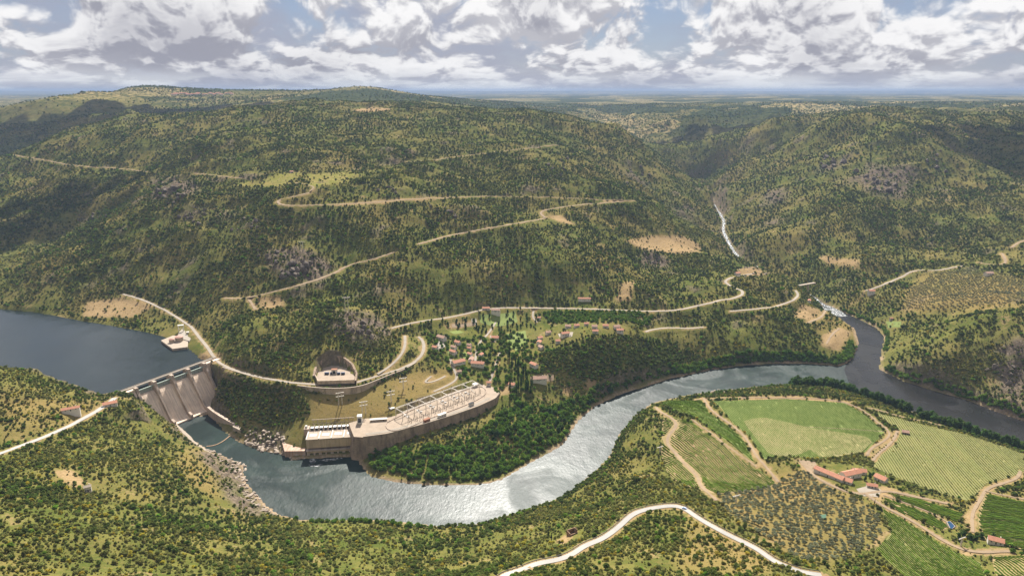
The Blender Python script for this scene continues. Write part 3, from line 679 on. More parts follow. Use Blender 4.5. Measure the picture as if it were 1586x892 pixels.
# rapids of the side stream, foam
def ribbon(name, P3, width, mat, lift=0.0, across=2, wob=0.0, kind='structure'):
    P3 = np.asarray(P3, float); t = np.gradient(P3[:, :2], axis=0); t /= np.linalg.norm(t, axis=1)[:, None]+1e-9; n = np.stack([-t[:, 1], t[:, 0]], -1)
    w = (np.asarray(width)*np.ones(len(P3)))/2; V = []; F = []
    if wob: w = w*(1+wob*fbm(P3[:, 0], P3[:, 1], 25, 2, 5))
    for k in range(across+1):
        f = -1+2*k/across; q = P3[:, :2]+n*(w*f)[:, None]; V.append(np.column_stack([q, P3[:, 2]+lift]))
    V = np.concatenate(V); N = len(P3)
    for k in range(across):
        for i in range(N-1): F.append((k*N+i, k*N+i+1, (k+1)*N+i+1, (k+1)*N+i))
    return tag(link(name, mesh(name, V, [f[::-1] for f in F], mat, True)), kind=kind)
def rapids_mat():
    m = bpy.data.materials.new('white_water'); m.use_nodes = True; g = NT(m.node_tree); b = g.t.nodes['Principled BSDF']; v = g.n('ShaderNodeTexCoord').outputs['Object']
    f = g.ramp(g.noise(v, .18, 5, .7, .6), .44, .66)
    g.l(g.mix(f, (.05, .06, .06), (.40, .40, .40)), b.inputs['Base Color']); g.l(g.ramp(f, 0, 1, .2, .7), b.inputs['Roughness'])
    bp = g.n('ShaderNodeBump'); bp.inputs['Distance'].default_value = 1.0; g.l(g.noise(v, .5, 4, .6), bp.inputs['Height']); g.l(bp.outputs[0], b.inputs['Normal'])
    return m
RAPID = rapids_mat()
ribbon('mountain_stream', TRIB, 10, RAPID, .3, 2, .9)
lc = W(1284, 478, .25)
ribbon('rapids', np.array([W(1270, 471, 2.2), W(1279, 476, 1.2), W(1290, 482, .4), W(1303, 490, .15)]), [22, 40, 46, 30], RAPID, .1, 4, .4)

# ------------------------------------------------------------------ roads
ROADM = dict(asphalt=pmat('asphalt', (.36, .34, .31), .9, .15, .08), pale=pmat('pale_road', (.31, .265, .21), .92, .2, .07), dirt=pmat('dirt_road', (.27, .195, .12), .95, .25, .1))
for nm, surf, wd, mg, p in RW:
    ribbon(nm, p, wd, ROADM[surf], .12, 3, .4 if surf == 'dirt' else .1 if surf == 'pale' else 0)

# ------------------------------------------------------------------ trees: meshes
def crown_mesh(name, seed, n, mats, shape='round', leaf=.3, lobes=7, trunk=False):
    rg = np.random.default_rng(seed); C = []; RL = []
    for i in range(lobes):
        if shape == 'round': a = rg.uniform(0, 2*np.pi); r = .52*np.sqrt(rg.uniform(0, 1)); C.append((r*math.cos(a), r*math.sin(a), rg.uniform(.45, 1.05)-.3*r)); RL.append(rg.uniform(.38, .55))
        elif shape == 'tall': f = (i+.5)/lobes; a = rg.uniform(0, 2*np.pi); r = .5*(1-.35*f)*rg.uniform(.3, 1); C.append((r*math.cos(a), r*math.sin(a), .5+1.6*f)); RL.append(rg.uniform(.5, .66)*(1-.28*f))
        elif shape == 'column': f = (i+.5)/lobes; a = rg.uniform(0, 2*np.pi); C.append((.10*math.cos(a), .10*math.sin(a), .5+4.6*f)); RL.append((.42 if f < .75 else .42*(1.15-f)/.4+.08)*rg.uniform(.85, 1.1))
        elif shape == 'spike': f = (i+.5)/lobes; C.append((0, 0, .35+3.6*f)); RL.append(.40*(1-.8*f)+.06)
        elif shape == 'open': a = 2*np.pi*i/lobes+rg.uniform(-.4, .4); r = .62*rg.uniform(.55, 1); C.append((r*math.cos(a), r*math.sin(a), rg.uniform(.75, 1.2))); RL.append(rg.uniform(.26, .42))
    C = np.array(C); RL = np.array(RL); V = []; F = []
    w = RL**2; li = rg.choice(lobes, n, p=w/w.sum())
    d = rg.normal(size=(n, 3)); d[:, 2] = np.where(d[:, 2] < -.3, -d[:, 2]*.6, d[:, 2]); d /= np.linalg.norm(d, axis=1)[:, None]
    pos = C[li]+d*(RL[li]*rg.uniform(.72, 1.12, n))[:, None]
    pos[:, 2] = np.maximum(pos[:, 2], .12)
    nr = d*.75+np.array([0, .10, .62])+rg.normal(size=(n, 3))*.28; nr /= np.linalg.norm(nr, axis=1)[:, None]
    a = np.cross(nr, rg.normal(size=(n, 3))); a /= np.linalg.norm(a, axis=1)[:, None]; b = np.cross(nr, a)
    s = leaf*rg.uniform(.6, 1.25, n)
    for i in range(n):
        A, B, N_ = a[i]*s[i], b[i]*s[i]*.8, nr[i]*s[i]*.22; k = len(V)
        V += [pos[i]-A-N_, pos[i]-B, pos[i]+A-N_, pos[i]+B]; F.append((k, k+1, k+2, k+3))
    # twiggy inner mass keeps the crown dense
    for c, r in zip(C, RL):
        k = len(V); m_ = 6
        for zz, rr in ((-.72, .45), (-.1, .80), (.5, .58)):
            for j in range(m_):
                t = 2*np.pi*(j+rg.uniform(-.2, .2))/m_; q = rr*rg.uniform(.85, 1.1)*r*.8
                V.append(np.array([c[0]+q*math.cos(t), c[1]+q*math.sin(t), max(.06, c[2]+zz*r)]))
        V.append(np.array([c[0], c[1], c[2]+r*.72]))
        for q in range(2):
            for j in range(m_): F.append((k+q*m_+j, k+q*m_+(j+1) % m_, k+(q+1)*m_+(j+1) % m_, k+(q+1)*m_+j))
        for j in range(m_): F.append((k+2*m_+j, k+2*m_+(j+1) % m_, k+3*m_))
    me = mesh(name, V, F, mats); return me
def trunk_mesh(name, seed, mat, h=.9, r=.07, limbs=4, top=None):
    rg = random.Random(seed); mb = MB(); n = 6
    def limb(p, q, r0, r1):
        p = Vector(p); q = Vector(q); d = (q-p).normalized(); a = d.cross(Vector((.3, 1, .2))).normalized(); b = d.cross(a)
        V = [p+(a*math.cos(t)+b*math.sin(t))*r0 for t in (2*math.pi*i/n for i in range(n))]+[q+(a*math.cos(t)+b*math.sin(t))*r1 for t in (2*math.pi*i/n for i in range(n))]
        mb.add(V, [(i, (i+1) % n, (i+1) % n+n, i+n) for i in range(n)]+[tuple(range(n, 2*n))])
    k = (rg.uniform(-.05, .05), rg.uniform(-.05, .05), h*.55)
    limb((0, 0, -.15), k, r*1.25, r*.85); limb(k, (k[0]*1.4, k[1]*1.4, h), r*.85, r*.4)
    for i in range(limbs):
        a = 2*math.pi*i/limbs+rg.uniform(-.5, .5); z0 = h*rg.uniform(.4, .7)
        limb((k[0], k[1], z0), (.38*math.cos(a), .38*math.sin(a), z0+h*.45), r*.5, r*.18)
    return mesh(name, mb.v, mb.f, mat, True)
BARK = pmat('bark', (.12, .095, .07), .95, .3, 1.5)
L_OAK = leaf_mat('oak_leaves', (.105, .145, .030), (.185, .212, .050), .4, (.14, .235, .028))
L_SCRUB = leaf_mat('scrub_leaves', (.195, .212, .055), (.28, .255, .078), .4, (.33, .28, .035))
L_OLIVE = leaf_mat('olive_leaves', (.20, .215, .12), (.26, .265, .16), .28)
L_RIVER = leaf_mat('riverside_leaves', (.115, .21, .024), (.205, .29, .042), .48)
L_DARK = leaf_mat('dark_riverside_leaves', (.068, .13, .028), (.115, .18, .04), .4)
L_POP = leaf_mat('poplar_leaves', (.06, .115, .024), (.10, .16, .032), .4)
L_CYP = leaf_mat('cypress_leaves', (.012, .024, .010), (.02, .034, .012), .1)
PROTO = {}
def proto(kind, variants):
    PROTO[kind] = variants
proto('oak_shrub', [(crown_mesh('oak_shrub_mesh', 100+i, 120, [L_OAK], 'round', .27, 7), None) for i in range(3)])
proto('scrub_bush', [(crown_mesh('scrub_bush_mesh', 120+i, 110, [L_SCRUB], 'round', .28, 6), None) for i in range(3)])
proto('olive_tree', [(crown_mesh('olive_crown', 140+i, 230, [L_OLIVE], 'open', .2, 9), trunk_mesh('olive_trunk', i, BARK, .85, .09, 5)) for i in range(2)])
proto('riverside_tree', [(crown_mesh('riverside_crown', 160+i, 240, [L_RIVER], 'round', .2, 10), trunk_mesh('riverside_trunk', i+5, BARK, .9, .07, 4)) for i in range(2)])
proto('tall_riverside_tree', [(crown_mesh('tall_riverside_crown', 180+i, 300, [L_DARK], 'tall', .2, 12), trunk_mesh('tall_riverside_trunk', i+9, BARK, 1.5, .07, 4)) for i in range(2)])
proto('poplar_tree', [(crown_mesh('poplar_crown', 200+i, 300, [L_POP], 'column', .17, 12), trunk_mesh('poplar_trunk', i+19, BARK, 2.5, .06, 3)) for i in range(2)])
proto('cypress_tree', [(crown_mesh('cypress_crown', 220, 260, [L_CYP], 'spike', .14, 12), trunk_mesh('cypress_trunk', 29, BARK, 1.5, .06, 2))])

# ------------------------------------------------------------------ where the eye reaches (so nothing is planted out of sight)
AZ = np.linspace(-R(47), R(47), 1500); RG = np.geomspace(280, 12000, 1400)
_vx = np.sin(AZ)[:, None]*RG; _vy = np.cos(AZ)[:, None]*RG
_ang = (lookup(Z, _vx, _vy)-CAMH)/RG; _run = np.maximum.accumulate(_ang, 1)
def seen(x, y, z, h=6.0):
    r = np.hypot(x, y); a = np.arctan2(x, y)
    ia = np.clip(np.round(np.interp(a, AZ, np.arange(len(AZ)))).astype(int), 0, len(AZ)-1)
    ir = np.clip(np.searchsorted(RG, r)-2, 0, len(RG)-1)
    return (z+h-CAMH)/r >= _run[ia, ir]-.0005
SGN = dict(Z=Z, dr=dr, ds=ds, dR=np.minimum(dR, 33)-np.where(dR < 33, wr/2+RSM[iR], 0), rock=rockA, bare=bareA, lawn=lawnA, dry=np.clip(blur(zone('dry'), 2), 0, 1), slope=slope, pin=pin.astype(float), dT=np.minimum(dT, 60), inw=(inr | ins | nin).astype(float))
def field(n, x, y): return lookup(SGN[n], x, y)

VINES = dict(
 terraced=[(1026,650),(1047,647),(1076,657),(1110,682),(1140,707),(1174,728),(1203,748),(1190,756),(1150,762),(1105,764),(1062,752),(1034,732),(1024,700)],
 wedge=[(1022,622),(1086,620),(1098,640),(1126,658),(1150,680),(1164,706),(1168,716),(1140,694),(1108,670),(1076,646),(1045,636)],
 broad=[(1102,621),(1200,618),(1308,624),(1342,644),(1370,669),(1340,700),(1278,710),(1200,706),(1184,712),(1162,676),(1134,654)],
 upper=[(1350,637),(1400,650),(1500,674),(1586,703),(1586,730),(1560,740),(1528,748),(1500,776),(1440,758),(1385,738),(1352,722),(1366,703),(1388,686),(1396,668)],
 strip=[(1372,762),(1420,772),(1494,796),(1482,808),(1444,793),(1400,778)],
 wedge2=[(1366,769),(1400,781),(1440,796),(1470,815),(1462,822),(1415,803),(1388,790)],
 lower=[(1366,788),(1392,800),(1440,833),(1480,855),(1518,870),(1530,895),(1405,895),(1356,852),(1380,826)],
 east=[(1524,764),(1600,780),(1600,852),(1524,836),(1514,808)],
 corner=[(1535,860),(1600,856),(1600,895),(1545,895)])
GROVES = dict(olive=[(1112,768),(1190,752),(1245,730),(1300,765),(1345,782),(1362,800),(1370,826),(1345,848),(1290,872),(1240,868),(1180,830),(1130,800)],
 east_olive=[(1398,472),(1408,452),(1440,425),(1500,414),(1590,432),(1590,468),(1480,482),(1420,484)])
BUILT = [[(480,612),(560,603),(655,573),(712,590),(680,606),(600,655),(480,652)],
         [(640,590),(700,565),(690,520),(660,505),(740,478),(850,475),(850,500),(835,560),(840,600),(800,625),(770,625),(745,595),(700,610)],
         [(1255,715),(1345,722),(1380,742),(1370,765),(1330,765)], [(820,495),(975,495),(975,520),(880,535),(830,545)], [(1515,830),(1560,830),(1560,856),(1500,856)],
         [(245,500),(300,500),(330,540),(350,560),(290,560),(245,545)], [(432,655),(480,640),(560,640),(600,625),(610,655),(560,720),(432,710)]]
FOREST = [(565,703),(640,697),(700,690),(745,668),(775,640),(800,622),(850,632),(900,612),(960,592),(1040,567),(1052,577),(1000,592),(960,606),(920,625),(893,648),(868,684),(828,706),(775,738),(740,745),(640,742),(578,728)]
WOOD = [(838,482),(900,481),(1000,488),(1012,496),(1005,506),(960,502),(900,500),(850,500)]
SPOTS = {k: [] for k in PROTO}        # kind -> arrays (x, y, scale, place)
def plant(kind, x, y, s, place):
    SPOTS[kind].append((np.asarray(x), np.asarray(y), np.asarray(s), np.full(len(x), place, dtype=object)))
def poly_points(poly, spacing, jitter=.45, h=None):
    P3 = cast(poly); pl = P3[:, :2]
    gx, gy = np.meshgrid(np.arange(pl[:, 0].min(), pl[:, 0].max(), spacing), np.arange(pl[:, 1].min(), pl[:, 1].max(), spacing))
    gx = (gx+RNG.uniform(-jitter, jitter, gx.shape)*spacing).ravel(); gy = (gy+RNG.uniform(-jitter, jitter, gy.shape)*spacing).ravel()
    k = inside(pl, gx, gy); return gx[k], gy[k]

# scrub on every slope
def scrub():
    for (y0, y1, sp, smin, smax, hh) in ((420, 1300, 3.1, .75, 1.75, 2), (1300, 2600, 4.3, .9, 2.0, 2), (2600, 4000, 7.4, 1.3, 2.09, 3), (420, 1300, 4.5, 1.6, 4.6, 4), (1300, 2500, 6.6, 1.7, 6.0, 5), (2500, 4300, 10.5, 2.4, 7.0, 6), (4300, 8000, 26, 4.5, 9, 8)):
        gx, gy = np.meshgrid(np.arange(-y1*1.02, y1*1.02, sp), np.arange(y0, y1, sp))
        gx = (gx+RNG.uniform(-.5, .5, gx.shape)*sp).ravel(); gy = (gy+RNG.uniform(-.5, .5, gy.shape)*sp).ravel()
        k = np.abs(gx) < gy*.93+60; gx, gy = gx[k], gy[k]
        z = lookup(Z, gx, gy); k = seen(gx, gy, z, hh); gx, gy, z = gx[k], gy[k], z[k]
        px, py, _ = project(gx, gy, z)
        clump = .5+.9*fbm(gx, gy, 70, 3, 201)+.6*fbm(gx, gy, 260, 3, 203)
        p = np.clip(.70+1.05*(clump-.5), .14, 1.0)*(1 if smax > 2.1 else .62)
        p *= 1-.93*field('bare', gx, gy); p *= 1-.93*field('lawn', gx, gy); p *= 1-.55*field('dry', gx, gy); p *= 1-.45*field('rock', gx, gy)
        p *= (field('dR', gx, gy) > 1.5)*(field('pin', gx, gy) < .01)*(field('inw', gx, gy) < .01)
        p *= np.where(field('dr', gx, gy) < 14, .15, 1)*(field('dT', gx, gy) > 11)
        for poly in list(VINES.values())+list(GROVES.values()): p *= ~inside(poly, px, py) | (gy > 2500)
        for poly in BUILT: p *= np.where(inside(poly, px, py) & (gy < 2200), .10, 1)
        p *= np.where((inside(FOREST, px, py) | inside(WOOD, px, py)) & (gy < 2200), .12, 1)
        if y0 > 4000: p *= .55*(.4+1.2*(fbm(gx, gy, 900, 3, 207) > -.05))
        p = np.where((px > -60) & (px < 1650) & (py < 960), p, 0)
        k = RNG.uniform(0, 1, len(p)) < p; gx, gy = gx[k], gy[k]
        s = smin+(smax-smin)*RNG.beta(1.3, 3.2, len(gx))
        mixv = (.35 if smax < 2.1 else 0)+fbm(gx, gy, 150, 3, 211)+RNG.normal(0, .28, len(gx))+.30*sstep(1250, 850, gy)-.08
        oak = mixv < .02
        plant('oak_shrub', gx[oak], gy[oak], s[oak]*1.1, 'slope'); plant('scrub_bush', gx[~oak], gy[~oak], s[~oak]*.92, 'slope')
scrub()
x, y = poly_points([(345,582),(400,594),(470,604),(480,640),(440,664),(400,660),(335,628)], 5.2); plant('oak_shrub', x, y, RNG.uniform(1.8, 3.6, len(x)), 'slope')
x, y = poly_points([(845,545),(880,532),(960,520),(1030,525),(1090,550),(1000,572),(930,592),(880,590)], 6.0); plant('oak_shrub', x, y, RNG.uniform(2.0, 4.2, len(x)), 'slope')
# riverside wood below the switchyard wall
x, y = poly_points(FOREST, 7.2); k = field('inw', x, y) < .01; x, y = x[k], y[k]
k = RNG.uniform(0, 1, len(x)) < .88; plant('riverside_tree', x[k], y[k], 2.4+5.2*RNG.beta(1.6, 2.2, k.sum()), 'on the river bank below the switchyard wall')
plant('tall_riverside_tree', x[~k], y[~k], RNG.uniform(3.5, 5.6, (~k).sum()), 'among the bright trees below the switchyard wall')
x, y = poly_points(WOOD, 8.0); plant('riverside_tree', x, y, RNG.uniform(3.4, 5.4, len(x)), 'in the dense wood above the village')
def bank_trees(kind, pixels, place, off, smin, smax, step, rows=2):
    P3 = resample(W(*np.array(pixels).T, 0.0), step); t = np.gradient(P3[:, :2], axis=0); t /= np.linalg.norm(t, axis=1)[:, None]; n = np.stack([-t[:, 1], t[:, 0]], -1)
    for r in range(rows):
        q = P3[:, :2]+n*(off*(1+r*.8)+RNG.uniform(-2.5, 2.5, len(P3)))[:, None]+t*RNG.uniform(-step*.4, step*.4, len(P3))[:, None]
        k = RNG.uniform(0, 1, len(q)) < .92; q = q[k]; k = field('inw', q[:, 0], q[:, 1]) < .3; q = q[k]
        plant(kind, q[:, 0], q[:, 1], RNG.uniform(smin, smax, len(q)), place)
bank_trees('tall_riverside_tree', [(1225,598),(1290,602),(1335,613),(1400,633),(1412,637)], 'in the belt between the broad vineyard and the river', -9, 5.4, 8.0, 7.0, 3)
bank_trees('tall_riverside_tree', [(1428,645),(1500,668),(1590,702)], 'in the belt between the pale upper vineyard and the river', -9, 5.4, 8.0, 7.0, 3)
bank_trees('riverside_tree', [(1085,608),(1130,604),(1180,599),(1230,597)], 'on the rocky bank behind the wedge vineyard', -8, 2.4, 4.2, 8)
bank_trees('riverside_tree', [(1586,652),(1500,620),(1450,606),(1400,590),(1368,575)], 'along the far bank opposite the vineyard tree belt', -4, 3.6, 5.6, 6.5, 3)
bank_trees('riverside_tree', [(1328,540),(1318,559),(1300,567),(1250,563),(1200,563),(1150,566),(1100,573),(1050,584)], 'on the far bank beside the river confluence', -5, 4.2, 6.6, 6.5, 4)
bank_trees('riverside_tree', [(1366,545),(1370,522),(1358,508),(1330,494),(1300,481)], 'along the dark side river above the confluence', -5, 3.4, 5.2, 7)
bank_trees('riverside_tree', [(485,807),(520,806),(560,804),(620,810),(670,816)], 'on the near bank across from the powerhouse', -6, 2.8, 5.0, 7, 2)
bank_trees('oak_shrub', [(680,816),(740,814),(790,798),(850,778),(882,763),(925,728),(945,706),(958,676),(985,642)], 'slope', -5, 2.4, 4.2, 6, 3)
# village trees
x, y = poly_points([(740,520),(800,515),(850,540),(840,600),(800,622),(770,615),(745,590),(700,590),(690,560),(665,560),(660,520)], 10.5, .5)
dh = RNG.uniform(0, 1, len(x)) < .8; plant('riverside_tree', x[dh], y[dh], RNG.uniform(3.2, 6.0, dh.sum()), 'in the village gardens')
x, y = poly_points([(640,505),(740,478),(830,478),(836,510),(780,515),(720,512)], 12, .5)
k = (RNG.uniform(0, 1, len(x)) < .6); plant('tall_riverside_tree', x[k], y[k], RNG.uniform(2.6, 3.8, k.sum()), 'round the village sports ground')
x, y = poly_points([(815,555),(900,545),(960,540),(960,580),(880,600),(830,600)], 11, .5); k = RNG.uniform(0, 1, len(x)) < .6; plant('riverside_tree', x[k], y[k], RNG.uniform(2.5, 4, k.sum()), 'in the village gardens')
def at(kind, pts, place, s0, s1):
    P3 = cast(pts); plant(kind, P3[:, 0], P3[:, 1], RNG.uniform(s0, s1, len(P3)), place)
at('poplar_tree', [(788+RNG.uniform(-9, 9)+i*2.1, 552+i*3.4+RNG.uniform(-8, 8)) for i in range(18)]+[(794,600),(803,604),(808,598),(815,606),(790,610),(800,612)], 'in the tall poplar stand beside the village', 3.6, 5.0)
at('tall_riverside_tree', [(750,545),(758,552),(766,548),(755,562),(764,566),(772,558),(752,575),(770,580),(762,538)], 'in the dark clump between the village streets', 3.6, 4.8)
at('cypress_tree', [(849,832),(854,834)], 'beside the roofless stone ruin', 2.2, 2.9)
at('cypress_tree', [(1354,782)], 'beside the farm drive', 2.0, 2.4)
at('riverside_tree', [(921,830),(957,842)], 'beside the near asphalt road', 3.0, 4.0)
at('tall_riverside_tree', [(1340,744),(1347,740),(1336,738),(1352,736)], 'beside the farmhouse', 2.4, 3.2)
at('riverside_tree', [(1399,757),(1394,758),(1568,855),(1582,858)], 'beside the farm tracks', 2.6, 3.6)
at('tall_riverside_tree', [(1484+i*9, 834+RNG.uniform(-4, 5)) for i in range(7)], 'in the dark clump by the small farm shed', 2.6, 3.6)
at('scrub_bush', [(1386+RNG.uniform(-8, 8), 672+i*3.4) for i in range(9)]+[(1372-i*3, 690+i*2.6) for i in range(8)], 'slope', 1.3, 2.0)
at('oak_shrub', [(1276+i*3.2, 741+i*1.75+RNG.uniform(-.6, .6)) for i in range(19)], 'slope', 1.7, 2.2)
at('scrub_bush', [(1350+i*4.4, 757+i*.95-12+RNG.uniform(-2, 3)) for i in range(24)]+[(1190+i*4.6, 712-i*.1+RNG.uniform(-3, 4)) for i in range(34)], 'slope', 1.3, 2.1)
at('riverside_tree', [(458,805)], 'alone on the rocky shore', 4.5, 4.6)
# olive groves on a grid
P3 = cast(GROVES['olive']); x, y = poly_points(GROVES['olive'], 7.0, .28); k = RNG.uniform(0, 1, len(x)) < .86
plant('olive_tree', x[k], y[k], RNG.uniform(2.1, 3.3, k.sum()), 'in the olive grove below the farmhouse')
x, y = poly_points(GROVES['east_olive'], 9.0, .12); k = RNG.uniform(0, 1, len(x)) < .93
plant('olive_tree', x[k], y[k], RNG.uniform(2.5, 3.3, k.sum()), 'in the regular olive grove on the far slope')

# ------------------------------------------------------------------ trees: objects
WORDS = {'oak_shrub': ('dark green evergreen oak shrub', 'shrub'), 'scrub_bush': ('yellowish olive green scrub bush', 'bush'), 'olive_tree': ('grey green olive tree', 'olive tree'),
         'riverside_tree': ('bright green broad crowned tree', 'tree'), 'tall_riverside_tree': ('tall dark green tree', 'tree'), 'poplar_tree': ('slender upright poplar', 'poplar'), 'cypress_tree': ('narrow nearly black cypress', 'cypress')}
LAND = [((1040,786),120,'beside the bend of the near asphalt road'), ((886,826),100,'near the roofless stone ruin'), ((137,759),150,'near the small white hut'), ((230,690),70,'on the slope below the left end of the dam'),
        ((60,690),100,'beside the road leading to the dam'), ((390,780),20,'above the pale rocky shore'), ((960,700),40,'on the bank below the terraced vineyard'), ((1150,860),150,'on the ochre slope inside the road bend'),
        ((600,850),90,'on the near slope above the river bend'), ((100,860),170,'on the scrub slope facing the dam'), ((60,590),120,'on the hill beside the reservoir'), ((1250,860),140,'beside the lower end of the olive grove'), ((420,620),50,'on the steep slope beside the training wall'), ((880,870),140,'on the slope below the near asphalt road')]
LANDW = [(W(a[0], a[1], h), t) for a, h, t in LAND]
NEARBY = {'in the olive grove below the farmhouse': [((1274,802),80,22,'beside the green tarpaulin in the olive grove'), ((1300,765),66,30,'on the farmhouse edge of the olive grove'), ((1355,785),70,24,'at the cypress end of the olive grove'), ((1365,825),84,26,'at the bare red bank of the olive grove'), ((1140,790),98,34,'at the pylon end of the olive grove'), ((1200,760),72,34,'at the terraced vineyard edge of the olive grove'), ((1290,868),104,34,'at the near road end of the olive grove')],
 'on the river bank below the switchyard wall': [((575,725),4,26,'at the foot of the powerhouse wing wall'), ((660,692),8,30,'hard under the middle of the switchyard wall'), ((740,660),10,30,'hard under the village end of the switchyard wall'), ((660,748),2,40,'at the water edge in the river bend below the switchyard'), ((780,738),2,34,'on the outer point of the river bend below the switchyard'), ((870,684),3,34,'along the upstream water edge beyond the switchyard')]}
NEARBYW = {k: [(W(a[0], a[1], h), r, t) for a, h, r, t in v] for k, v in NEARBY.items()}
def instancer(name, kind, vi, P3, S, src):
    """one scattered mass: the same plant at many points, turned and scaled by attributes"""
    me = bpy.data.meshes.new(name); me.vertices.add(len(P3)); me.vertices.foreach_set('co', np.asarray(P3, np.float32).ravel())
    a = me.attributes.new('plant_scale', 'FLOAT_VECTOR', 'POINT'); a.data.foreach_set('vector', np.asarray(S, np.float32).ravel())
    a = me.attributes.new('plant_turn', 'FLOAT_VECTOR', 'POINT'); rt = np.zeros((len(P3), 3), np.float32); rt[:, 2] = RNG.uniform(0, 6.28, len(P3)); a.data.foreach_set('vector', rt.ravel())
    o = tag(link(name, me), kind='stuff')
    t = bpy.data.node_groups.new(name, 'GeometryNodeTree'); t.interface.new_socket('Geometry', in_out='INPUT', socket_type='NodeSocketGeometry'); t.interface.new_socket('Geometry', in_out='OUTPUT', socket_type='NodeSocketGeometry')
    N = t.nodes.new; gi, go = N('NodeGroupInput'), N('NodeGroupOutput'); ip = N('GeometryNodeInstanceOnPoints')
    t.links.new(gi.outputs[0], ip.inputs['Points'])
    for an, sock in (('plant_scale', 'Scale'), ('plant_turn', 'Rotation')):
        at_ = N('GeometryNodeInputNamedAttribute'); at_.data_type = 'FLOAT_VECTOR'; at_.inputs['Name'].default_value = an; t.links.new(at_.outputs['Attribute'], ip.inputs[sock])
    if len(src) == 1:
        oi = N('GeometryNodeObjectInfo'); oi.inputs['Object'].default_value = src[0]; oi.inputs['As Instance'].default_value = True; t.links.new(oi.outputs['Geometry'], ip.inputs['Instance'])
    else:
        jn = N('GeometryNodeJoinGeometry')
        for s_ in src:
            oi = N('GeometryNodeObjectInfo'); oi.inputs['Object'].default_value = s_; t.links.new(oi.outputs['Geometry'], jn.inputs[0])
        gi2 = N('GeometryNodeGeometryToInstance'); t.links.new(jn.outputs[0], gi2.inputs[0]); t.links.new(gi2.outputs[0], ip.inputs['Instance'])
    t.links.new(ip.outputs[0], go.inputs[0]); md = o.modifiers.new('plants', 'NODES'); md.node_group = t
    return o
NSTUFF = {'oak_shrub': 'evergreen_oak_scrub', 'scrub_bush': 'hillside_scrub', 'olive_tree': 'olive_groves', 'riverside_tree': 'riverside_wood', 'tall_riverside_tree': 'dense_wood', 'poplar_tree': 'poplar_stand', 'cypress_tree': 'cypresses'}
LIMIT = {'oak_shrub': 290, 'scrub_bush': 290, 'olive_tree': 295, 'riverside_tree': 295, 'tall_riverside_tree': 260, 'poplar_tree': 60, 'cypress_tree': 9}
HOUSES_AT = []          # filled below, before planting: (x, y, radius) kept clear of trees
def grow_trees():
    total = 0
    for kind, lst in SPOTS.items():
        X = np.concatenate([a[0] for a in lst]); Y = np.concatenate([a[1] for a in lst]); S = np.concatenate([a[2] for a in lst]); PLC = np.concatenate([a[3] for a in lst])
        ok = np.ones(len(X), bool)
        if HOUSES_AT:
            hx = np.array(HOUSES_AT)
            nearh = (Y > 600) & (Y < 2300); ii = np.where(nearh)[0]
            for (a, b, r) in hx: ok[ii[(np.hypot(X[ii]-a, Y[ii]-b) < r+S[ii]*.8)]] = False
        ok &= (field('dR', X, Y) > -1.0) | (PLC == 'slope')
        X, Y, S, PLC = X[ok], Y[ok], S[ok], PLC[ok]; Zp = lookup(Z, X, Y)
        px, py, dep = project(X, Y, Zp); total += len(X)
        app = S/dep*np.where((px > 8) & (px < 1578) & (py < 884), 1, .01)*np.where(seen(X, Y, Zp, 2.0), 1, .02)
        order = np.argsort(-app); nv = len(PROTO[kind]); vi = RNG.integers(0, nv, len(X)); srcs = {}
        tilt = RNG.uniform(.82, 1.2, (len(X), 1))
        SC = np.column_stack([S, S*RNG.uniform(.85, 1.15, len(X)), S])*np.column_stack([np.ones(len(X)), np.ones(len(X)), tilt[:, 0]])
        for r_, i in enumerate(order[:LIMIT[kind]]):
            v = int(vi[i]); cm, tm_ = PROTO[kind][v]; loc = (X[i], Y[i], Zp[i]); rz = float(RNG.uniform(0, 6.28))
            base, cat = WORDS[kind]
            if PLC[i] == 'slope':
                q = Vector(loc); d_ = [((q-Vector(w)).length, t) for w, t in LANDW]; size = 'large' if S[i] > 2.9 else 'small' if S[i] < 2.1 else 'middling'
                place = min(d_)[1]; label = f'{size} {base} {place}'; grp = (base+('es' if base.endswith('sh') else 's'))+' '+place
            else:
                place = PLC[i]; hits = [((Vector(loc)-Vector(w)).length/r, t) for w, r, t in NEARBYW.get(place, ()) if (Vector(loc)-Vector(w)).length < r]
                place = min(hits)[1] if hits else place; size = ('small ' if S[i] < 3.6 else 'very large ' if S[i] > 5.2 else '') if kind == 'riverside_tree' else ('small ' if S[i] < 2.45 else 'large ' if S[i] > 2.95 else '') if kind == 'olive_tree' else ''
                base = base.replace(' broad crowned', ''); label = f'{size}{base} {place}'; grp = f'{size}{base}s {place}'
            if tm_ is None:
                o = link(kind, cm, None, loc, rz); o.scale = SC[i]; tag(o, label, cat, grp); srcs.setdefault(v, [o])
            else:
                e = empty(kind, loc, rz, label, cat, grp); e.scale = SC[i]; c_ = link('crown', cm, e); t_ = link('trunk', tm_, e); srcs.setdefault(v, [c_, t_])
        rest = order[LIMIT[kind]:]
        for v in range(nv):
            k = rest[vi[rest] == v]
            if len(k) < 3 or v not in srcs: continue
            instancer(NSTUFF[kind], kind, v, np.column_stack([X[k], Y[k], Zp[k]-.1]), SC[k], srcs[v][:1] if kind in ('olive_tree',) else srcs[v][:1])
    print('plants', total)
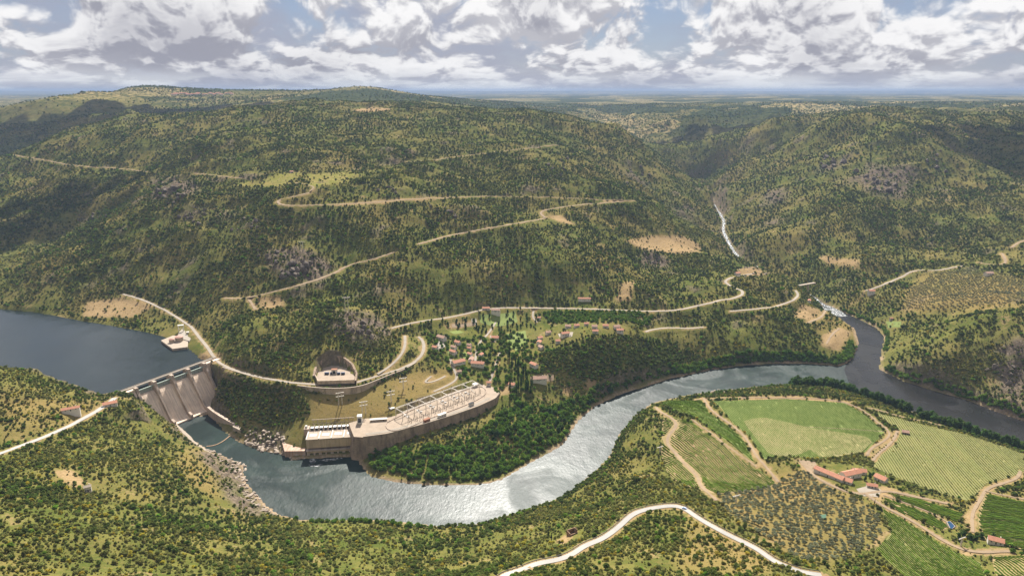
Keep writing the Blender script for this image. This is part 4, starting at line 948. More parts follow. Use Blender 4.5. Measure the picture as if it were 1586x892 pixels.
# ------------------------------------------------------------------ dam
def streak_mat(name, base, stain, amt=.8):
    """concrete with dark run-off streaks down the slope"""
    m = bpy.data.materials.new(name); m.use_nodes = True; g = NT(m.node_tree); b = g.t.nodes['Principled BSDF']; v = g.n('ShaderNodeTexCoord').outputs['Object']
    mp = g.n('ShaderNodeMapping'); mp.inputs['Scale'].default_value = (.35, .03, .03); g.l(v, mp.inputs[0])
    s = g.ramp(g.noise(mp.outputs[0], 1.0, 6, .7), .42, .66, 0, amt)
    big = g.ramp(g.noise(v, .045, 4, .6), .42, .62, 0, .6)
    c = g.mix(big, base, tuple(x*.72 for x in base)); c = g.mix(s, c, stain)
    sp = g.n('ShaderNodeSeparateXYZ'); g.l(v, sp.inputs[0])
    lift = g.math('FRACT', g.math('MULTIPLY', sp.outputs[2], .25)); c = g.mix(g.ramp(lift, .0, .06, .35, 0), c, stain)
    g.l(c, b.inputs['Base Color']); b.inputs['Roughness'].default_value = .9
    bp = g.n('ShaderNodeBump'); bp.inputs['Strength'].default_value = .3; g.l(g.noise(v, .6, 5, .6), bp.inputs['Height']); g.l(bp.outputs[0], b.inputs['Normal'])
    MATS[name] = m; return m
CONC = streak_mat('dam_concrete', (.76, .60, .46), (.36, .27, .205), .65)
CONC2 = streak_mat('wall_concrete', (.52, .405, .315), (.24, .175, .13), .6)
DECK = pmat('deck_concrete', (.32, .28, .23), .9, .2, .2)
PALE = pmat('pale_concrete', (.38, .31, .24), .9, .2, .25)
WHITE = pmat('white_paint', (.62, .60, .56), .6, .1, .4)
STEEL = pmat('galvanised_steel', (.55, .54, .52), .5, .15, 1.0, metal=.3)
GATE = pmat('gate_steel', (.34, .40, .34), .5, .25, .4)
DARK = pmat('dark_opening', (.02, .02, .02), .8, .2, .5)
GLASS = pmat('window_glass', (.03, .04, .05), .12, .2, .4, spec=.6)
RUST = pmat('rusty_steel', (.30, .13, .07), .8, .3, .5)
TILE = pmat('roof_tiles', (.50, .23, .14), .85, .25, .5, (.38, .17, .11))
TILE2 = pmat('old_roof_tiles', (.42, .26, .19), .9, .3, .5, (.30, .19, .14))
WALLW = pmat('whitewash', (.66, .61, .54), .9, .15, .3)
WALLS = pmat('rubble_wall', (.34, .28, .22), .95, .3, .5)
GRAVEL = pmat('yard_gravel', (.35, .275, .205), .95, .22, .09, bump=.3)
STONE = stone_mat('retaining_masonry', (.27, .19, .125), (.36, .26, .175), (.16, .11, .075), 2.4, 1.1)
STONE2 = stone_mat('road_wall_masonry', (.44, .345, .25), (.52, .41, .30), (.28, .21, .155), 2.0, 1.0)

def profile(mb, prof, s0, s1):
    """extrude a (t, z) section along the dam from s0 to s1 (local y = -t)"""
    n = len(prof); V = [(s0, -t, z) for t, z in prof]+[(s1, -t, z) for t, z in prof]
    F = [tuple(range(n)), tuple(range(2*n-1, n-1, -1))]+[((i+1) % n, i, i+n, (i+1) % n+n) for i in range(n)]
    mb.add(V, F); return mb
def build_dam():
    e = empty('dam', dam(0, 0, 0), math.atan2(DAME[1], DAME[0]), 'concrete gravity dam with four spillway bays holding back the dark reservoir', 'dam')
    L = DAML; bay = L/4
    ogee = [(-10, -8), (-10, 56), (-6, 59), (0, 60), (4, 59), (9, 54), (14, 47), (36, 12), (40, 6.5), (45, 3.5), (50, 2.5), (50, -8)]
    for i in range(4):
        profile(MB(), ogee, i*bay+1.6, (i+1)*bay-1.6).build('spillway_bay', CONC, e)
        # steel gate with ribs, and the service beam over it
        gt = MB().box(i*bay+bay/2, 2.0, 60, bay-3.4, 1.2, 8.6).build('gate', GATE, e)
        g2 = MB()
        for k in range(7): g2.box(i*bay+3.4+k*(bay-6.8)/6, 1.05, 60.4, .5, .7, 7.8)
        for k in range(3): g2.box(i*bay+bay/2, 1.0, 61.5+k*2.6, bay-4, .5, .4)
        g2.build('gate_ribs', STEEL, gt)
        MB().box(i*bay+bay/2, -4.0, 69.3, bay-3.2, 2.2, 1.5).build('service_beam', GATE, e)
    pier = [(-12, -8), (-12, 74), (8, 74), (9, 68), (13, 62), (16, 55), (39, 18), (43, 12), (51, 8.5), (51, -8)]
    PIERM = streak_mat('pier_concrete', (.52, .405, .315), (.22, .165, .125), .75)
    for i in range(5):
        pm = profile(MB(), pier, i*bay-2.2, i*bay+2.2).build('pier', PIERM, e)
        MB().box(i*bay, -3.0, 74.004, 5.2, 7.5, 2.6).build('pier_head', CONC2, pm)
    left = [(-12, -8), (-12, 74), (4, 74), (4, 69), (44, 12), (44, -8)]
    profile(MB(), left, -38, -1.9).build('left_abutment', CONC, e)
    right = [(-12, -8), (-12, 73.9), (5, 73.9), (5, 66), (13, 20), (13, -8)]
    profile(MB(), right, L+1.9, L+36).build('right_abutment', CONC, e)
    MB().box(L/2-2, 8.0, 74.05, L+72, 6.4, .9).build('crest_road', DECK, e)
    for yy, nm in ((4.6, 'parapet'), (11.4, 'parapet')): MB().box(L/2-2, yy, 74.05, L+72, .5, 2.0).build(nm, PALE, e)
    return e
build_dam()

def wall_line(name, pts, thick, ztop, zbot, mat, label, cat, coping=None, batter=0.0):
    """free-standing or retaining wall along a plan line; pts = [(x, y)], tops and feet may vary along it"""
    p = np.asarray(pts, float)[:, :2]; n = len(p); t = np.gradient(p, axis=0); t /= np.linalg.norm(t, axis=1)[:, None]; nn = np.stack([-t[:, 1], t[:, 0]], -1)
    zt = np.asarray(ztop)*np.ones(n); zb = np.asarray(zbot)*np.ones(n); V = []
    for i in range(n):
        a = p[i]+nn[i]*thick/2; b = p[i]-nn[i]*thick/2; c = p[i]-nn[i]*(thick/2+batter*(zt[i]-zb[i]))
        V += [(*a, zb[i]), (*a, zt[i]), (*b, zt[i]), (*c, zb[i])]
    F = []
    for i in range(n-1):
        for k in range(4): F.append((4*i+k, 4*i+(k+1) % 4, 4*i+4+(k+1) % 4, 4*i+4+k))
    F += [(3, 2, 1, 0), (4*n-4, 4*n-3, 4*n-2, 4*n-1)]
    e = empty(name, (0, 0, 0), 0, label, cat)
    link('wall', mesh(name, V, F, mat), e)
    if coping:
        V = []
        for i in range(n):
            for q, z in ((p[i]+nn[i]*(thick/2+.25), zt[i]+.003), (p[i]+nn[i]*(thick/2+.25), zt[i]+1.0), (p[i]-nn[i]*(thick/2+.25), zt[i]+1.0), (p[i]-nn[i]*(thick/2+.25), zt[i]+.003)): V.append((*q, z))
        link('coping', mesh('coping', V, F, coping), e)
    return e
tw = W(*np.array([(323,632),(335,641),(352,650),(368,658),(376,662)]).T, 14)
tw = resample(smooth_line(tw[:, :2], 2), 8)
twe = wall_line('training_wall', tw, 5.0, np.linspace(17, 13.5, len(tw)), -6, CONC2, 'tall stained concrete training wall below the spillway', 'wall')
bl = W(*np.array([(365,653),(383,660),(372,666),(360,660)]).T, 13.5)
MB().prism([tuple(q[:2]) for q in bl], -5, 13.3).build('end_block', PALE, twe)
MB().prism([tuple(q) for q in W(*np.array([(300,682),(296,676),(272,655),(268,657),(290,683),(318,702),(326,700)]).T, 3)[:, :2]], -4, 3.0).build('quay_apron', PALE)
q_ = bpy.data.objects['quay_apron']; tag(q_, 'pale concrete apron along the near bank below the dam', 'apron')

# road wall curving past the portal yard
rw = W(*np.array([(345,569),(360,574),(390,583),(420,590),(450,596),(490,601),(520,602),(545,601),(565,597),(585,589),(605,581),(625,575),(645,564)]).T, 73)
rw = resample(smooth_line(rw[:, :2], 2), 9)
u_ = np.linspace(0, 1, len(rw)); rtop = lookup(Z, rw[:, 0], rw[:, 1]); ttop = np.interp(u_, [0, .55, .8, 1], [73.2, 73.2, 73.8, 76.8])
hgt = np.interp(u_, [0, .12, .35, .6, .8, 1], [4, 7, 13, 20, 14, 4])
rwe = wall_line('road_retaining_wall', rw[::-1], 1.6, ttop[::-1], (ttop-hgt-6)[::-1], STONE2, 'long curved stone retaining wall under the dam road', 'wall', PALE, .08)

# switchyard platform
def battered_platform():
    top = [tuple(p) for p in PLAT]; n = len(top); bot = [tuple(p) for p in grow(PLAT, 7.0)]
    e = empty('switchyard_platform', (0, 0, 0), 0, 'raised switchyard platform held by a high dark masonry retaining wall', 'platform')
    V = [(*p, -3) for p in bot]+[(*p, 40) for p in top]; a = sum(top[i][0]*top[(i+1) % n][1]-top[(i+1) % n][0]*top[i][1] for i in range(n))
    F = [(i, (i+1) % n, (i+1) % n+n, i+n) for i in range(n)]
    if a < 0: F = [f[::-1] for f in F]
    link('retaining_wall', mesh('retaining_wall', V, F, STONE), e)
    link('yard_surface', mesh('yard_surface', [(*p, 40.01) for p in top], [tuple(range(n)) if a > 0 else tuple(range(n))[::-1]], GRAVEL), e)
    ed = resample(np.array(top[1:9]), 6)
    V = []; F2 = []
    for i, p in enumerate(ed):
        c = PLAT.mean(0); d = (c-p)/np.linalg.norm(c-p)
        for q, z in ((p+d*.1, 40.0), (p+d*.1, 41.1), (p+d*.9, 41.1), (p+d*.9, 40.0)): V.append((*q, z))
        if i:
            for k in range(3): F2.append((4*i-4+k, 4*i-3+k, 4*i+1+k, 4*i+k))
    link('parapet', mesh('parapet', V, F2, PALE), e)
    return e
battered_platform()
YO = W(608, 646, 40.0); YX = (W(742, 596.5, 40)-YO)[:2]; YL = float(np.linalg.norm(YX)); YX = YX/YL; YN = np.array([YX[1], -YX[0]])
YA = math.atan2(YX[1], YX[0])
def yard(a, b, z=0.0): return (YO[0]+YX[0]*a+YN[0]*b, YO[1]+YX[1]*a+YN[1]*b, 40.02+z)
rp = [W(*p, 40.3) for p in [(566,672),(600,668),(660,652),(705,638),(738,626),(758,616)]]
ribbon('yard_road', resample(smooth_line(np.array(rp), 2), 6), 6.5, ROADM['pale'], 0, 2)
isl = W(*np.array([(600,654),(596,660),(604,668),(625,666),(660,650),(700,636),(735,622),(754,610),(752,602),(742,597),(700,611),(650,629)]).T, 40.0)
kb = MB(); il = resample(np.concatenate([smooth_line(np.concatenate([isl, isl[:1]])[:, :2], 2)]), 5)
ke = empty('yard_fence', (0, 0, 0), 0, 'low concrete plinth and post fence round the switchyard gravel', 'fence')
pm_ = MB().box(0, 0, 0, .25, .25, 2.4); post_me = mesh('post', pm_.v, pm_.f, STEEL)
V = []; F = []
for i, p in enumerate(il):
    t = il[min(i+1, len(il)-1)]-il[max(i-1, 0)]; t = t/np.linalg.norm(t); n = np.array([-t[1], t[0]])*.35
    V += [(*(p+n), 40.02), (*(p+n), 41.2), (*(p-n), 41.2), (*(p-n), 40.02)]
    if i:
        for k in range(3): F.append((4*i-4+k, 4*i-3+k, 4*i+1+k, 4*i+k))
    if i % 2 == 0: link('post', post_me, ke, (p[0], p[1], 41.19))
link('plinth', mesh('plinth', V, F, CONC2), ke)

def lattice(mb, p, q, w, bars, r=.22):
    """square lattice mast or beam from p to q: four chords and zigzag braces"""
    p = Vector(p); q = Vector(q); d = (q-p); u = d.normalized(); up = Vector((0, 0, 1)) if abs(u.z) < .9 else Vector((1, 0, 0)); a = u.cross(up).normalized(); b = a.cross(u)
    cs = [(-a-b)*w/2, (a-b)*w/2, (a+b)*w/2, (-a+b)*w/2]
    for c in cs: mb.bar(p+c, q+c, r)
    for k in range(bars):
        f0, f1 = k/bars, (k+1)/bars
        for i in range(4): mb.bar(p+d*f0+cs[i], p+d*f1+cs[(i+1) % 4], r*.7)
    return mb
GAL = pmat('switchyard_steel', (.58, .53, .46), .55, .12, 1.0, metal=.1)
cols = [6+k*(YL-24)/7 for k in range(8)]
lattice_col = lattice(MB(), (0, 0, 0), (0, 0, 15), .8, 5, .17); col_me = mesh('column', lattice_col.v, lattice_col.f, GAL)
for row, (b0, zt, word) in enumerate(((1.5, 15, 'rear'), (22, 15, 'middle'))):
    e = empty('busbar_gantry', yard(0, 0), YA, f'long pale steel busbar gantry along the {"hillside edge" if row == 0 else "centre"} of the switchyard', 'gantry', 'switchyard gantries')
    for a_ in cols: link('column', col_me, e, (a_, -b0, 0))
    for k in range(7): lattice(MB(), (cols[k]+.3, -b0, 15.6), (cols[k+1]-.3, -b0, 15.6), 1.3, 7, .17).build('beam', GAL, e)
for k, a_ in enumerate(cols):
    e = empty('cross_gantry', yard(a_, 0), YA, 'pale steel cross gantry spanning between the two long busbar gantries', 'gantry', 'switchyard cross gantries')
    lattice(MB(), (0, -2.4, 15.6), (0, -21.1, 15.6), 1.0, 5, .15).build('beam', GAL, e)
    lattice(MB(), (0, -22.9, 15.6), (0, -38, 11.0), .8, 5, .11).build('stay_beam', GAL, e)
    link('column', col_me, e, (0, -38.3, 0)).scale = (.7, .7, .72)
ins = MB().cyl(0, 0, 0, .5, .5, .4).cyl(0, 0, .4, .14, .14, 3.0, 6)
for k in range(5): ins.cyl(0, 0, 1.2+k*.5, .42, .36, .2)
ins.cyl(0, 0, 3.4, .3, .3, .5); ins_me = mesh('insulator', ins.v, ins.f, PALE)
for i in range(14):
    for j in range(3):
        a_ = 14+i*(YL-34)/13+RNG.uniform(-.6, .6); b_ = 27+j*5.0
        if b_ > 30 and i > 11: continue
        o = link('post_insulator', ins_me, None, yard(a_, b_), 0); o.scale = (1.6, 1.6, 1.7)
        tag(o, 'pale ribbed post insulator standing on the switchyard gravel', 'insulator', 'switchyard post insulators')
for i in range(6):
    for j in range(2):
        mp_ = yard(20+i*27, 9+j*8.5)
        e = empty('circuit_breaker', mp_, YA, 'grey circuit breaker with three bushings under the rear gantry', 'breaker', 'switchyard breakers')
        MB().box(0, 0, 0, 5, 1.6, 1.6).build('cabinet', STEEL, e)
        for k in (-1.7, 0, 1.7): MB().cyl(k, 0, 1.59, .28, .2, 2.6, 6).build('bushing', PALE, e)

def block(name, px, py, h, lx, ly, lz, ang, wall, roof, label, cat, group=None, overhang=.4, door=True, wins=2, z=None):
    """small flat-roofed hut: walls, roof slab, door and windows"""
    P_ = W(px, py, h) if z is None else z; e = empty(name, tuple(P_), ang, label, cat, group)
    MB().box(0, 0, -.6, lx, ly, lz+.6).build('walls', wall, e); MB().box(0, 0, lz+.003, lx+overhang*2, ly+overhang*2, .45).build('roof', roof, e)
    if door: MB().box(lx*.3, -ly/2-.04, 0, 1.2, .12, 2.1).build('door', DARK, e)
    for k in range(wins): MB().box(-lx*.35+k*lx*.3, -ly/2-.04, 1.1, 1.3, .12, 1.1).build('window', GLASS, e)
    HOUSES_AT.append((P_[0], P_[1], max(lx, ly)*.6)); return e
block('relay_hut', 661, 652, 40, 11, 5, 4.2, YA, RUST, RUST, 'rust red relay hut at the river side of the switchyard', 'hut')
block('relay_hut', 684.6, 644.5, 40, 16, 4.5, 4.5, YA, WALLW, WHITE, 'long white relay hut on the switchyard gravel', 'hut')
block('control_hut', 735.5, 598.5, 40, 8, 7, 5.5, YA, WALLW, WHITE, 'white cubic hut at the village end of the switchyard', 'hut')
block('control_hut', 607, 636.5, 42, 8, 7, 6, YA, WALLS, WHITE, 'white roofed hut on the grass slope behind the switchyard', 'hut')
block('vehicle_shelter', 586.5, 651.5, 40, 28, 4.5, 3.4, math.radians(9), PALE, WHITE, 'long low white roofed shelter beside the powerhouse yard', 'shelter', wins=0)
block('transformer_block', 730, 627.5, 40, 9, 5, 4.2, YA, STEEL, DARK, 'dark grey transformer by the switchyard parapet', 'transformer', wins=0, door=False)

# ------------------------------------------------------------------ powerhouse
def powerhouse():
    a = W(473.5, 681, 31); b = W(551.5, 676, 31); L = float(np.linalg.norm((b-a)[:2])); ang = math.atan2(b[1]-a[1], b[0]-a[0])
    e = empty('powerhouse', (a[0], a[1], 0), ang, 'long ochre concrete powerhouse standing at the water below the switchyard', 'powerhouse')
    OCH = streak_mat('powerhouse_wall', (.58, .43, .26), (.34, .24, .14), .5); D = 27
    MB().box(L/2, D/2, 15.0, L, D, 15.6).build('generator_hall', OCH, e)
    rf = MB().box(L/2, D/2, 30.603, L+1.0, D+1.0, .7).build('roof', PALE, e)
    for k in range(5): MB().box(L*k/4*.985+.7, D/2, 31.306, 1.3, D, .9).build('roof_rib', WHITE, rf)
    for k in range(4):
        MB().box(L*(k+.5)/4, D*.52, 31.306, L*.145, D*.34, .35).build('skylight', pmat('skylight_white', (.54, .50, .45), .5, .08, .6), rf)
    for k in range(4): MB().box(L*(k+.5)/4-6, -.06, 24, .25, .2, 6.4).build('wall_rib', OCH, e)
    # recessed gallery above the draught openings
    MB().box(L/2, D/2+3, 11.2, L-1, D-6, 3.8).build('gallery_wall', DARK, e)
    MB().box(L/2, D/2-1.2, 10.2, L+2, D+2.4, .998).build('gallery_deck', CONC2, e)
    for k in range(14): MB().box(1+k*(L-2)/13, -1.9, 11.2, .18, .18, 1.2).build('rail_post', STEEL, e)
    MB().box(L/2, -1.9, 12.3, L, .15, .15).build('rail', STEEL, e)
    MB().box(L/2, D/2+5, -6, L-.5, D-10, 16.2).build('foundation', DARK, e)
    xs = np.linspace(2.5, L-2.5, 9)
    for k, x in enumerate(xs): MB().box(x, 5, -6, 4.6 if k % 2 == 0 else 2.6, 12, 16.197).build('draught_pier', CONC2, e)
    MB().box(L/2, -.6, 6.8, L-.1, 1.4, 3.39).build('lintel', OCH, e)
    # transformer terrace behind
    MB().box(L/2+2, D+13, 8, L-2, 24.5, 23).build('terrace', CONC2, e)
    for k in range(10):
        x = 6+k*(L-14)/9; t = MB().box(x, D+7, 31.003, 5.0, 6.0, 4.6).build('transformer', STEEL, e)
        MB().box(x+3.6, D+7, 31.003, .6, 9, 6.4).build('fire_wall', PALE, t)
        MB().box(x, D+3.6, 31.6, 3.4, .9, 3.2).build('radiator', DARK, t)
    for k in range(10):
        x = 6+k*(L-14)/9; MB().box(x, D+19, 31.003, .9, .9, 12).build('gantry_post', PALE, e)
    MB().box(L/2-1, D+19, 43.004, L-10, 1.1, 1.0).build('gantry_beam', PALE, e)
    MB().box(L/2-1, D+14.5, 37.8, L-10, .8, .8).build('busbar_beam', PALE, e)
    # lift tower and left stair tower
    t = MB().box(L+4.5, D+4, 20, 8, 9, 34).build('lift_tower', WHITE, e)
    MB().box(L+4.5, D-.55, 43, 5, .12, 8).build('tower_window', GLASS, t)
    MB().box(L+4.5, D-.5, 30, 8.4, .2, 8).build('tower_grille', DARK, t)
    t = MB().box(-3, D+9, 0, 9, 12, 35).build('stair_tower', CONC2, e); MB().cyl(-4, D+9, 35.003, 2.2, 2.0, 3.5, 10).build('tank', WHITE, t)
    MB().box(-7.8, D+9, 27, .12, 3, 2.2).build('tower_window', GLASS, t)
    # wing wall to the switchyard
    MB().prism([(L, -1), (L+13, 6), (L+13, 16), (L, 10)], [0, 10, 10, 0], [31, 40, 40, 31]).build('wing_wall', OCH, e)
    # terrace upstream
    pl = W(*np.array([(434.5,676),(440.7,698.5),(472.8,698),(474,684),(457,683),(442,678)]).T, 11)
    mb = MB().prism([tuple(q[:2]) for q in pl], -5, 11); te = link('quay_terrace', mesh('quay_terrace', mb.v, mb.f, streak_mat('rusty_terrace', (.50, .36, .27), (.33, .15, .08), .7)))
    tag(te, 'low rust stained concrete terrace at the upstream end of the powerhouse', 'terrace')
    HOUSES_AT.append((a[0]+40*math.cos(ang), a[1]+30, 62))
powerhouse()
# foam below the draught tubes
def foam(name, pts, label=None):
    P_ = W(*np.array(pts).T, .12)[:, :2]; P_ = smooth_line(np.concatenate([P_, P_[:1]]), 3)[:-1]
    P_ = P_+np.stack([fbm(P_[:, 0], P_[:, 1], 5, 2, 3), fbm(P_[:, 0], P_[:, 1], 5, 2, 6)], -1)*2.0
    o = link(name, mesh(name, [(*p, .14) for p in P_], [tuple(range(len(P_)))], RAPID)); me = o.data
    if me.polygons[0].normal.z < 0: me.flip_normals()
    return tag(o, kind='stuff')
foam('foam', [(478,712),(484,709),(490,711),(488,717),(481,718)]); foam('foam', [(477,719),(490,720),(500,717),(498,721),(484,723)]); foam('foam', [(494,712),(515,709),(535,708),(520,712),(505,715)])

# ------------------------------------------------------------------ portal yard cut in the hillside
def niche():
    c = NICHE.mean(0); e = empty('portal_yard', (0, 0, 0), 0, 'horseshoe shaped masonry yard cut in the hillside above the dam road', 'portal yard')
    n = len(NICHE); back = NICHE[:8]; tops = [80, 85, 91, 94, 92, 86, 80, 79.5]
    p = resample(np.column_stack([back, tops]), 4); V = []; F = []
    for i, q in enumerate(p):
        d = (q[:2]-c)/np.linalg.norm(q[:2]-c)
        for r, z in ((0, 73), (1.8, q[2]), (5.5, q[2]+.3), (5.5, 70)): V.append((*(q[:2]+d*r), z))
        if i: F += [(4*i-4+k, 4*i+k, 4*i+1+k, 4*i-3+k) for k in range(3)]
    w = link('back_wall', mesh('back_wall', V, F, STONE), e)
    for i in range(0, len(p), 3):
        q = p[i]; d = (q[:2]-c)/np.linalg.norm(q[:2]-c); MB().bar((*(q[:2]-d*.3), 74), (*(q[:2]+d*1.6), q[2]), .9).build('buttress', CONC2, w)
    fr = [NICHE[7], NICHE[8], NICHE[0]]
    for k in range(2):
        a, b = fr[k], fr[k+1]; m_ = MB(); m_.bar((*a, 77), (*b, 77), 1.5, 7.0); m_.build('front_wall', STONE2, e)
    link('yard_floor', mesh('yard_floor', [(*q, 74.6) for q in NICHE], [tuple(range(n))[::-1]], GRAVEL), e)
    o = bpy.data.objects['yard_floor']
    if o.data.polygons[0].normal.z < 0: o.data.flip_normals()
    HOUSES_AT.append((c[0], c[1], 44))
    b0 = (c[0], c[1]-2, 74.61)
    h = empty('gate_house', b0, 0, 'small gate house with flat red roof inside the horseshoe yard', 'gate house')
    MB().box(0, 0, 0, 10, 6, 8).build('walls', WALLW, h); MB().box(0, 0, 8.003, 11, 7, .5).build('roof', RUST, h); MB().box(0, -3.05, .5, 4.5, .15, 5.5).build('doorway', DARK, h)
    bl_ = pmat('blue_steel', (.05, .08, .16), .5, .2, .4)
    for k, (dx, w_) in enumerate(((-13, 8), (-5.2, 3), (9, 6), (17, 7))):
        e2 = empty('container', (b0[0]+dx, b0[1]-5, 74.61), .05*k, ['long dark blue container at the left wall of the horseshoe yard', 'narrow dark blue container beside the gate house', 'short dark blue container right of the gate house doorway', 'long dark blue container at the right end of the horseshoe yard'][k], 'container')
        MB().box(0, 0, 0, w_, 3, 4).build('body', bl_, e2); MB().box(0, -1.55, .3, w_*.8, .1, 3.2).build('door', DARK, e2)
niche()

# ------------------------------------------------------------------ intake on the reservoir
def intake():
    pl = W(*np.array([(249.6,527.5),(267.7,540.5),(290.6,537.5),(291,530),(284,522),(268,520)]).T, RES+4)
    e = empty('intake_platform', (0, 0, 0), 0, 'stone intake platform with round towers jutting into the reservoir', 'intake')
    mb = MB().prism([tuple(q[:2]) for q in pl], RES-8, RES+4); link('quay', mesh('quay', mb.v, mb.f, STONE2), e)
    mb = MB().prism([tuple(q[:2]) for q in grow(pl, .5)], RES+4.003, RES+4.7); link('quay_rim', mesh('quay_rim', mb.v, mb.f, PALE), e)
    PK = pmat('pink_roof', (.52, .30, .24), .8, .2, .4)
    for (px, py, r, h) in ((266.5, 530.5, 5.5, 7), (278, 528, 8, 9)):
        c = W(px, py, RES+4); t = MB().cyl(c[0], c[1], RES+4.6, r, r, h, 18).build('round_tower', STONE2, e); MB().cyl(c[0], c[1], RES+4.6+h+.003, r+.6, r*.5, 2.2, 18).build('tower_roof', PK, t)
    d2 = W(*np.array([(276,523),(293,528),(299,520),(296,508),(283,508),(276,516)]).T, RES+6); mb = MB().prism([tuple(q[:2]) for q in d2], RES-5, RES+6); link('upper_deck', mesh('upper_deck', mb.v, mb.f, DECK), e)
    c = W(281, 513, RES+6); g = empty('intake_gantry', tuple(c), .35, 'white portal gantry crane on the intake platform', 'gantry crane')
    for dx in (-5, 5):
        for dy in (-2, 2): MB().box(dx, dy, 0, .9, .9, 13).build('leg', WHITE, g)
    MB().box(0, 0, 13.003, 12, 5.5, 1.6).build('bridge', WHITE, g); MB().box(0, 0, 6, 10.2, .6, .6).build('cross_tie', WHITE, g)
    block('valve_hut', 291, 517, RES+6, 5, 5, 4.5, .35, WALLW, WALLW, 'small white valve hut behind the intake gantry crane', 'hut')
    HOUSES_AT.append((c[0], c[1], 26))
intake()

# ------------------------------------------------------------------ pylons
def pylon(px, py, h, label, arms=2, twin=True, H=24.0, scale=1.0, ang=.4):
    P_ = cast([(px, py)])[0] if h is None else W(px, py, h)
    e = empty('pylon', tuple(P_), ang, label, 'pylon', 'power line pylons'); g = GAL
    if twin:
        for s in (-3.2, 3.2): lattice(MB(), (s, 0, -1), (s*.75, 0, H), 1.3, 7, .26).build('mast', g, e)
    else: lattice(MB(), (0, 0, -1), (0, 0, H), 1.6, 8, .3).build('mast', g, e)
    for k in range(arms): lattice(MB(), (-7, 0, H-1-k*6.5), (7, 0, H-1-k*6.5), .9, 6, .28).build('cross_arm', g, e)
    for k in range(arms):
        for s in (-6.5, 0, 6.5): MB().cyl(s, 0, H-3.4-k*6.5, .16, .16, 2, 6).build('insulator', DARK, e)
    e.scale = (scale,)*3
pylon(527.5, 627, None, 'twin mast pylon on the grass slope under the horseshoe yard')
pylon(564, 641, None, 'twin mast pylon directly behind the powerhouse lift tower')
pylon(606, 623, None, 'slim single pylon beside the white roofed hut', 2, False, 22)
pylon(625, 602, None, 'slim single pylon on the upper grass slope', 2, False, 22)
pylon(537.5, 484, None, 'tall pylon on the rocky knoll above the road bends', 1, True, 30, 1.1, .1)
pylon(468, 389, None, 'distant pylon above the dark crag', 1, True, 24, 1.0, .2)
pylon(1140, 778, None, 'small pylon in the scrub beside the olive grove', 1, False, 13, .8)
pylon(1488, 845, None, 'pylon beside the lower farm track', 1, False, 14, .8)
pylon(1022, 700, None, 'small pylon on the edge above the river', 1, False, 12, .8)

# floating boom across the tail water
bp_ = W(*np.array([(320,691),(332,690),(345,684),(356,675)]).T, .3); bp_ = resample(smooth_line(bp_, 2), 3.2); be = empty('floating_boom', (0, 0, 0), 0, 'rusty floating boom strung across the tail water', 'boom')
for i in range(len(bp_)-1): MB().bar(bp_[i], bp_[i]*.08+bp_[i+1]*.92, 1.6, 1.2).build('float', pmat('boom_float', (.42, .27, .16), .8, .25, .6), be)

# ------------------------------------------------------------------ rocks
def rock_mesh(name, seed, sub=2, flat=.7, mat=None, c0=.5, c1=.85):
    bm = bmesh.new(); bmesh.ops.create_icosphere(bm, subdivisions=sub, radius=1.0); rg = random.Random(seed)
    cuts = [(Vector((rg.gauss(0, 1), rg.gauss(0, 1), rg.gauss(0, .8))).normalized(), rg.uniform(c0, c1)) for _ in range(9)]
    for v in bm.verts:
        for n, d in cuts:
            k = v.co.dot(n)
            if k > d: v.co -= n*(k-d)*.9
        v.co *= 1+.10*float(perlin(np.array(v.co.x*2.3+seed), np.array(v.co.y*2.3+v.co.z*1.7)))
        v.co.z *= flat
    me = bpy.data.meshes.new(name); bm.to_mesh(me); bm.free(); me.materials.append(mat); return me
ROCKP = pmat('pale_granite', (.40, .325, .255), .95, .4, .6, (.24, .185, .14), .5, 2.0); ROCKD = pmat('dark_granite', (.145, .115, .09), .95, .4, .35, (.07, .056, .044), .6, 1.5)
RKS = [rock_mesh('boulder', i, 2, .75, ROCKP) for i in range(4)]; RKD = [rock_mesh('outcrop_block', 10+i, 2, 1.0, ROCKD, .38, .66) for i in range(4)]
def boulders(poly, n, s0, s1, label, group, h=None):
    P3 = cast(poly) if h is None else W(*np.array(poly).T, h); pl = P3[:, :2]; c = 0; tries = 0
    while c < n and tries < 4000:
        tries += 1; x = RNG.uniform(pl[:, 0].min(), pl[:, 0].max()); y = RNG.uniform(pl[:, 1].min(), pl[:, 1].max())
        if not inside(pl, np.array([x]), np.array([y]))[0]: continue
        z = float(lookup(Z, x, y)); s = s0+(s1-s0)*RNG.beta(1.2, 2.5)
        if z < -2.5: continue
        o = link('boulder', RKS[int(RNG.integers(0, 4))], None, (x, y, z+s*.05), float(RNG.uniform(0, 6.28))); o.scale = (s*RNG.uniform(.9, 1.7), s, s*RNG.uniform(.7, 1.1)); o.rotation_euler = (RNG.uniform(-.3, .3), RNG.uniform(-.3, .3), RNG.uniform(0, 6.28))
        tag(o, label, 'boulder', group); c += 1
boulders([(384,668),(400,664),(425,668),(440,674),(441,703),(415,701),(388,693),(376,686)], 62, 2.0, 5.2, 'jagged grey boulder in the heap between training wall and powerhouse', 'boulders below the training wall')
boulders([(320,697),(345,694),(383,722),(381,742),(396,765),(414,786),(434,799),(415,797),(392,785),(372,762),(362,735),(330,705)], 95, 1.6, 4.6, 'pale granite boulder on the near shore facing the powerhouse', 'boulders on the near rocky shore')
boulders([(1095,604),(1130,597),(1140,604),(1110,611)], 14, 1.6, 3.6, 'pale boulder on the spit behind the wedge vineyard', 'boulders on the river spit', 0.5)
boulders([(436,704),(474,708),(474,713),(442,712)], 16, 1.5, 3.0, 'wet brown boulder at the foot of the rust stained terrace', 'boulders under the quay terrace', 0.0)
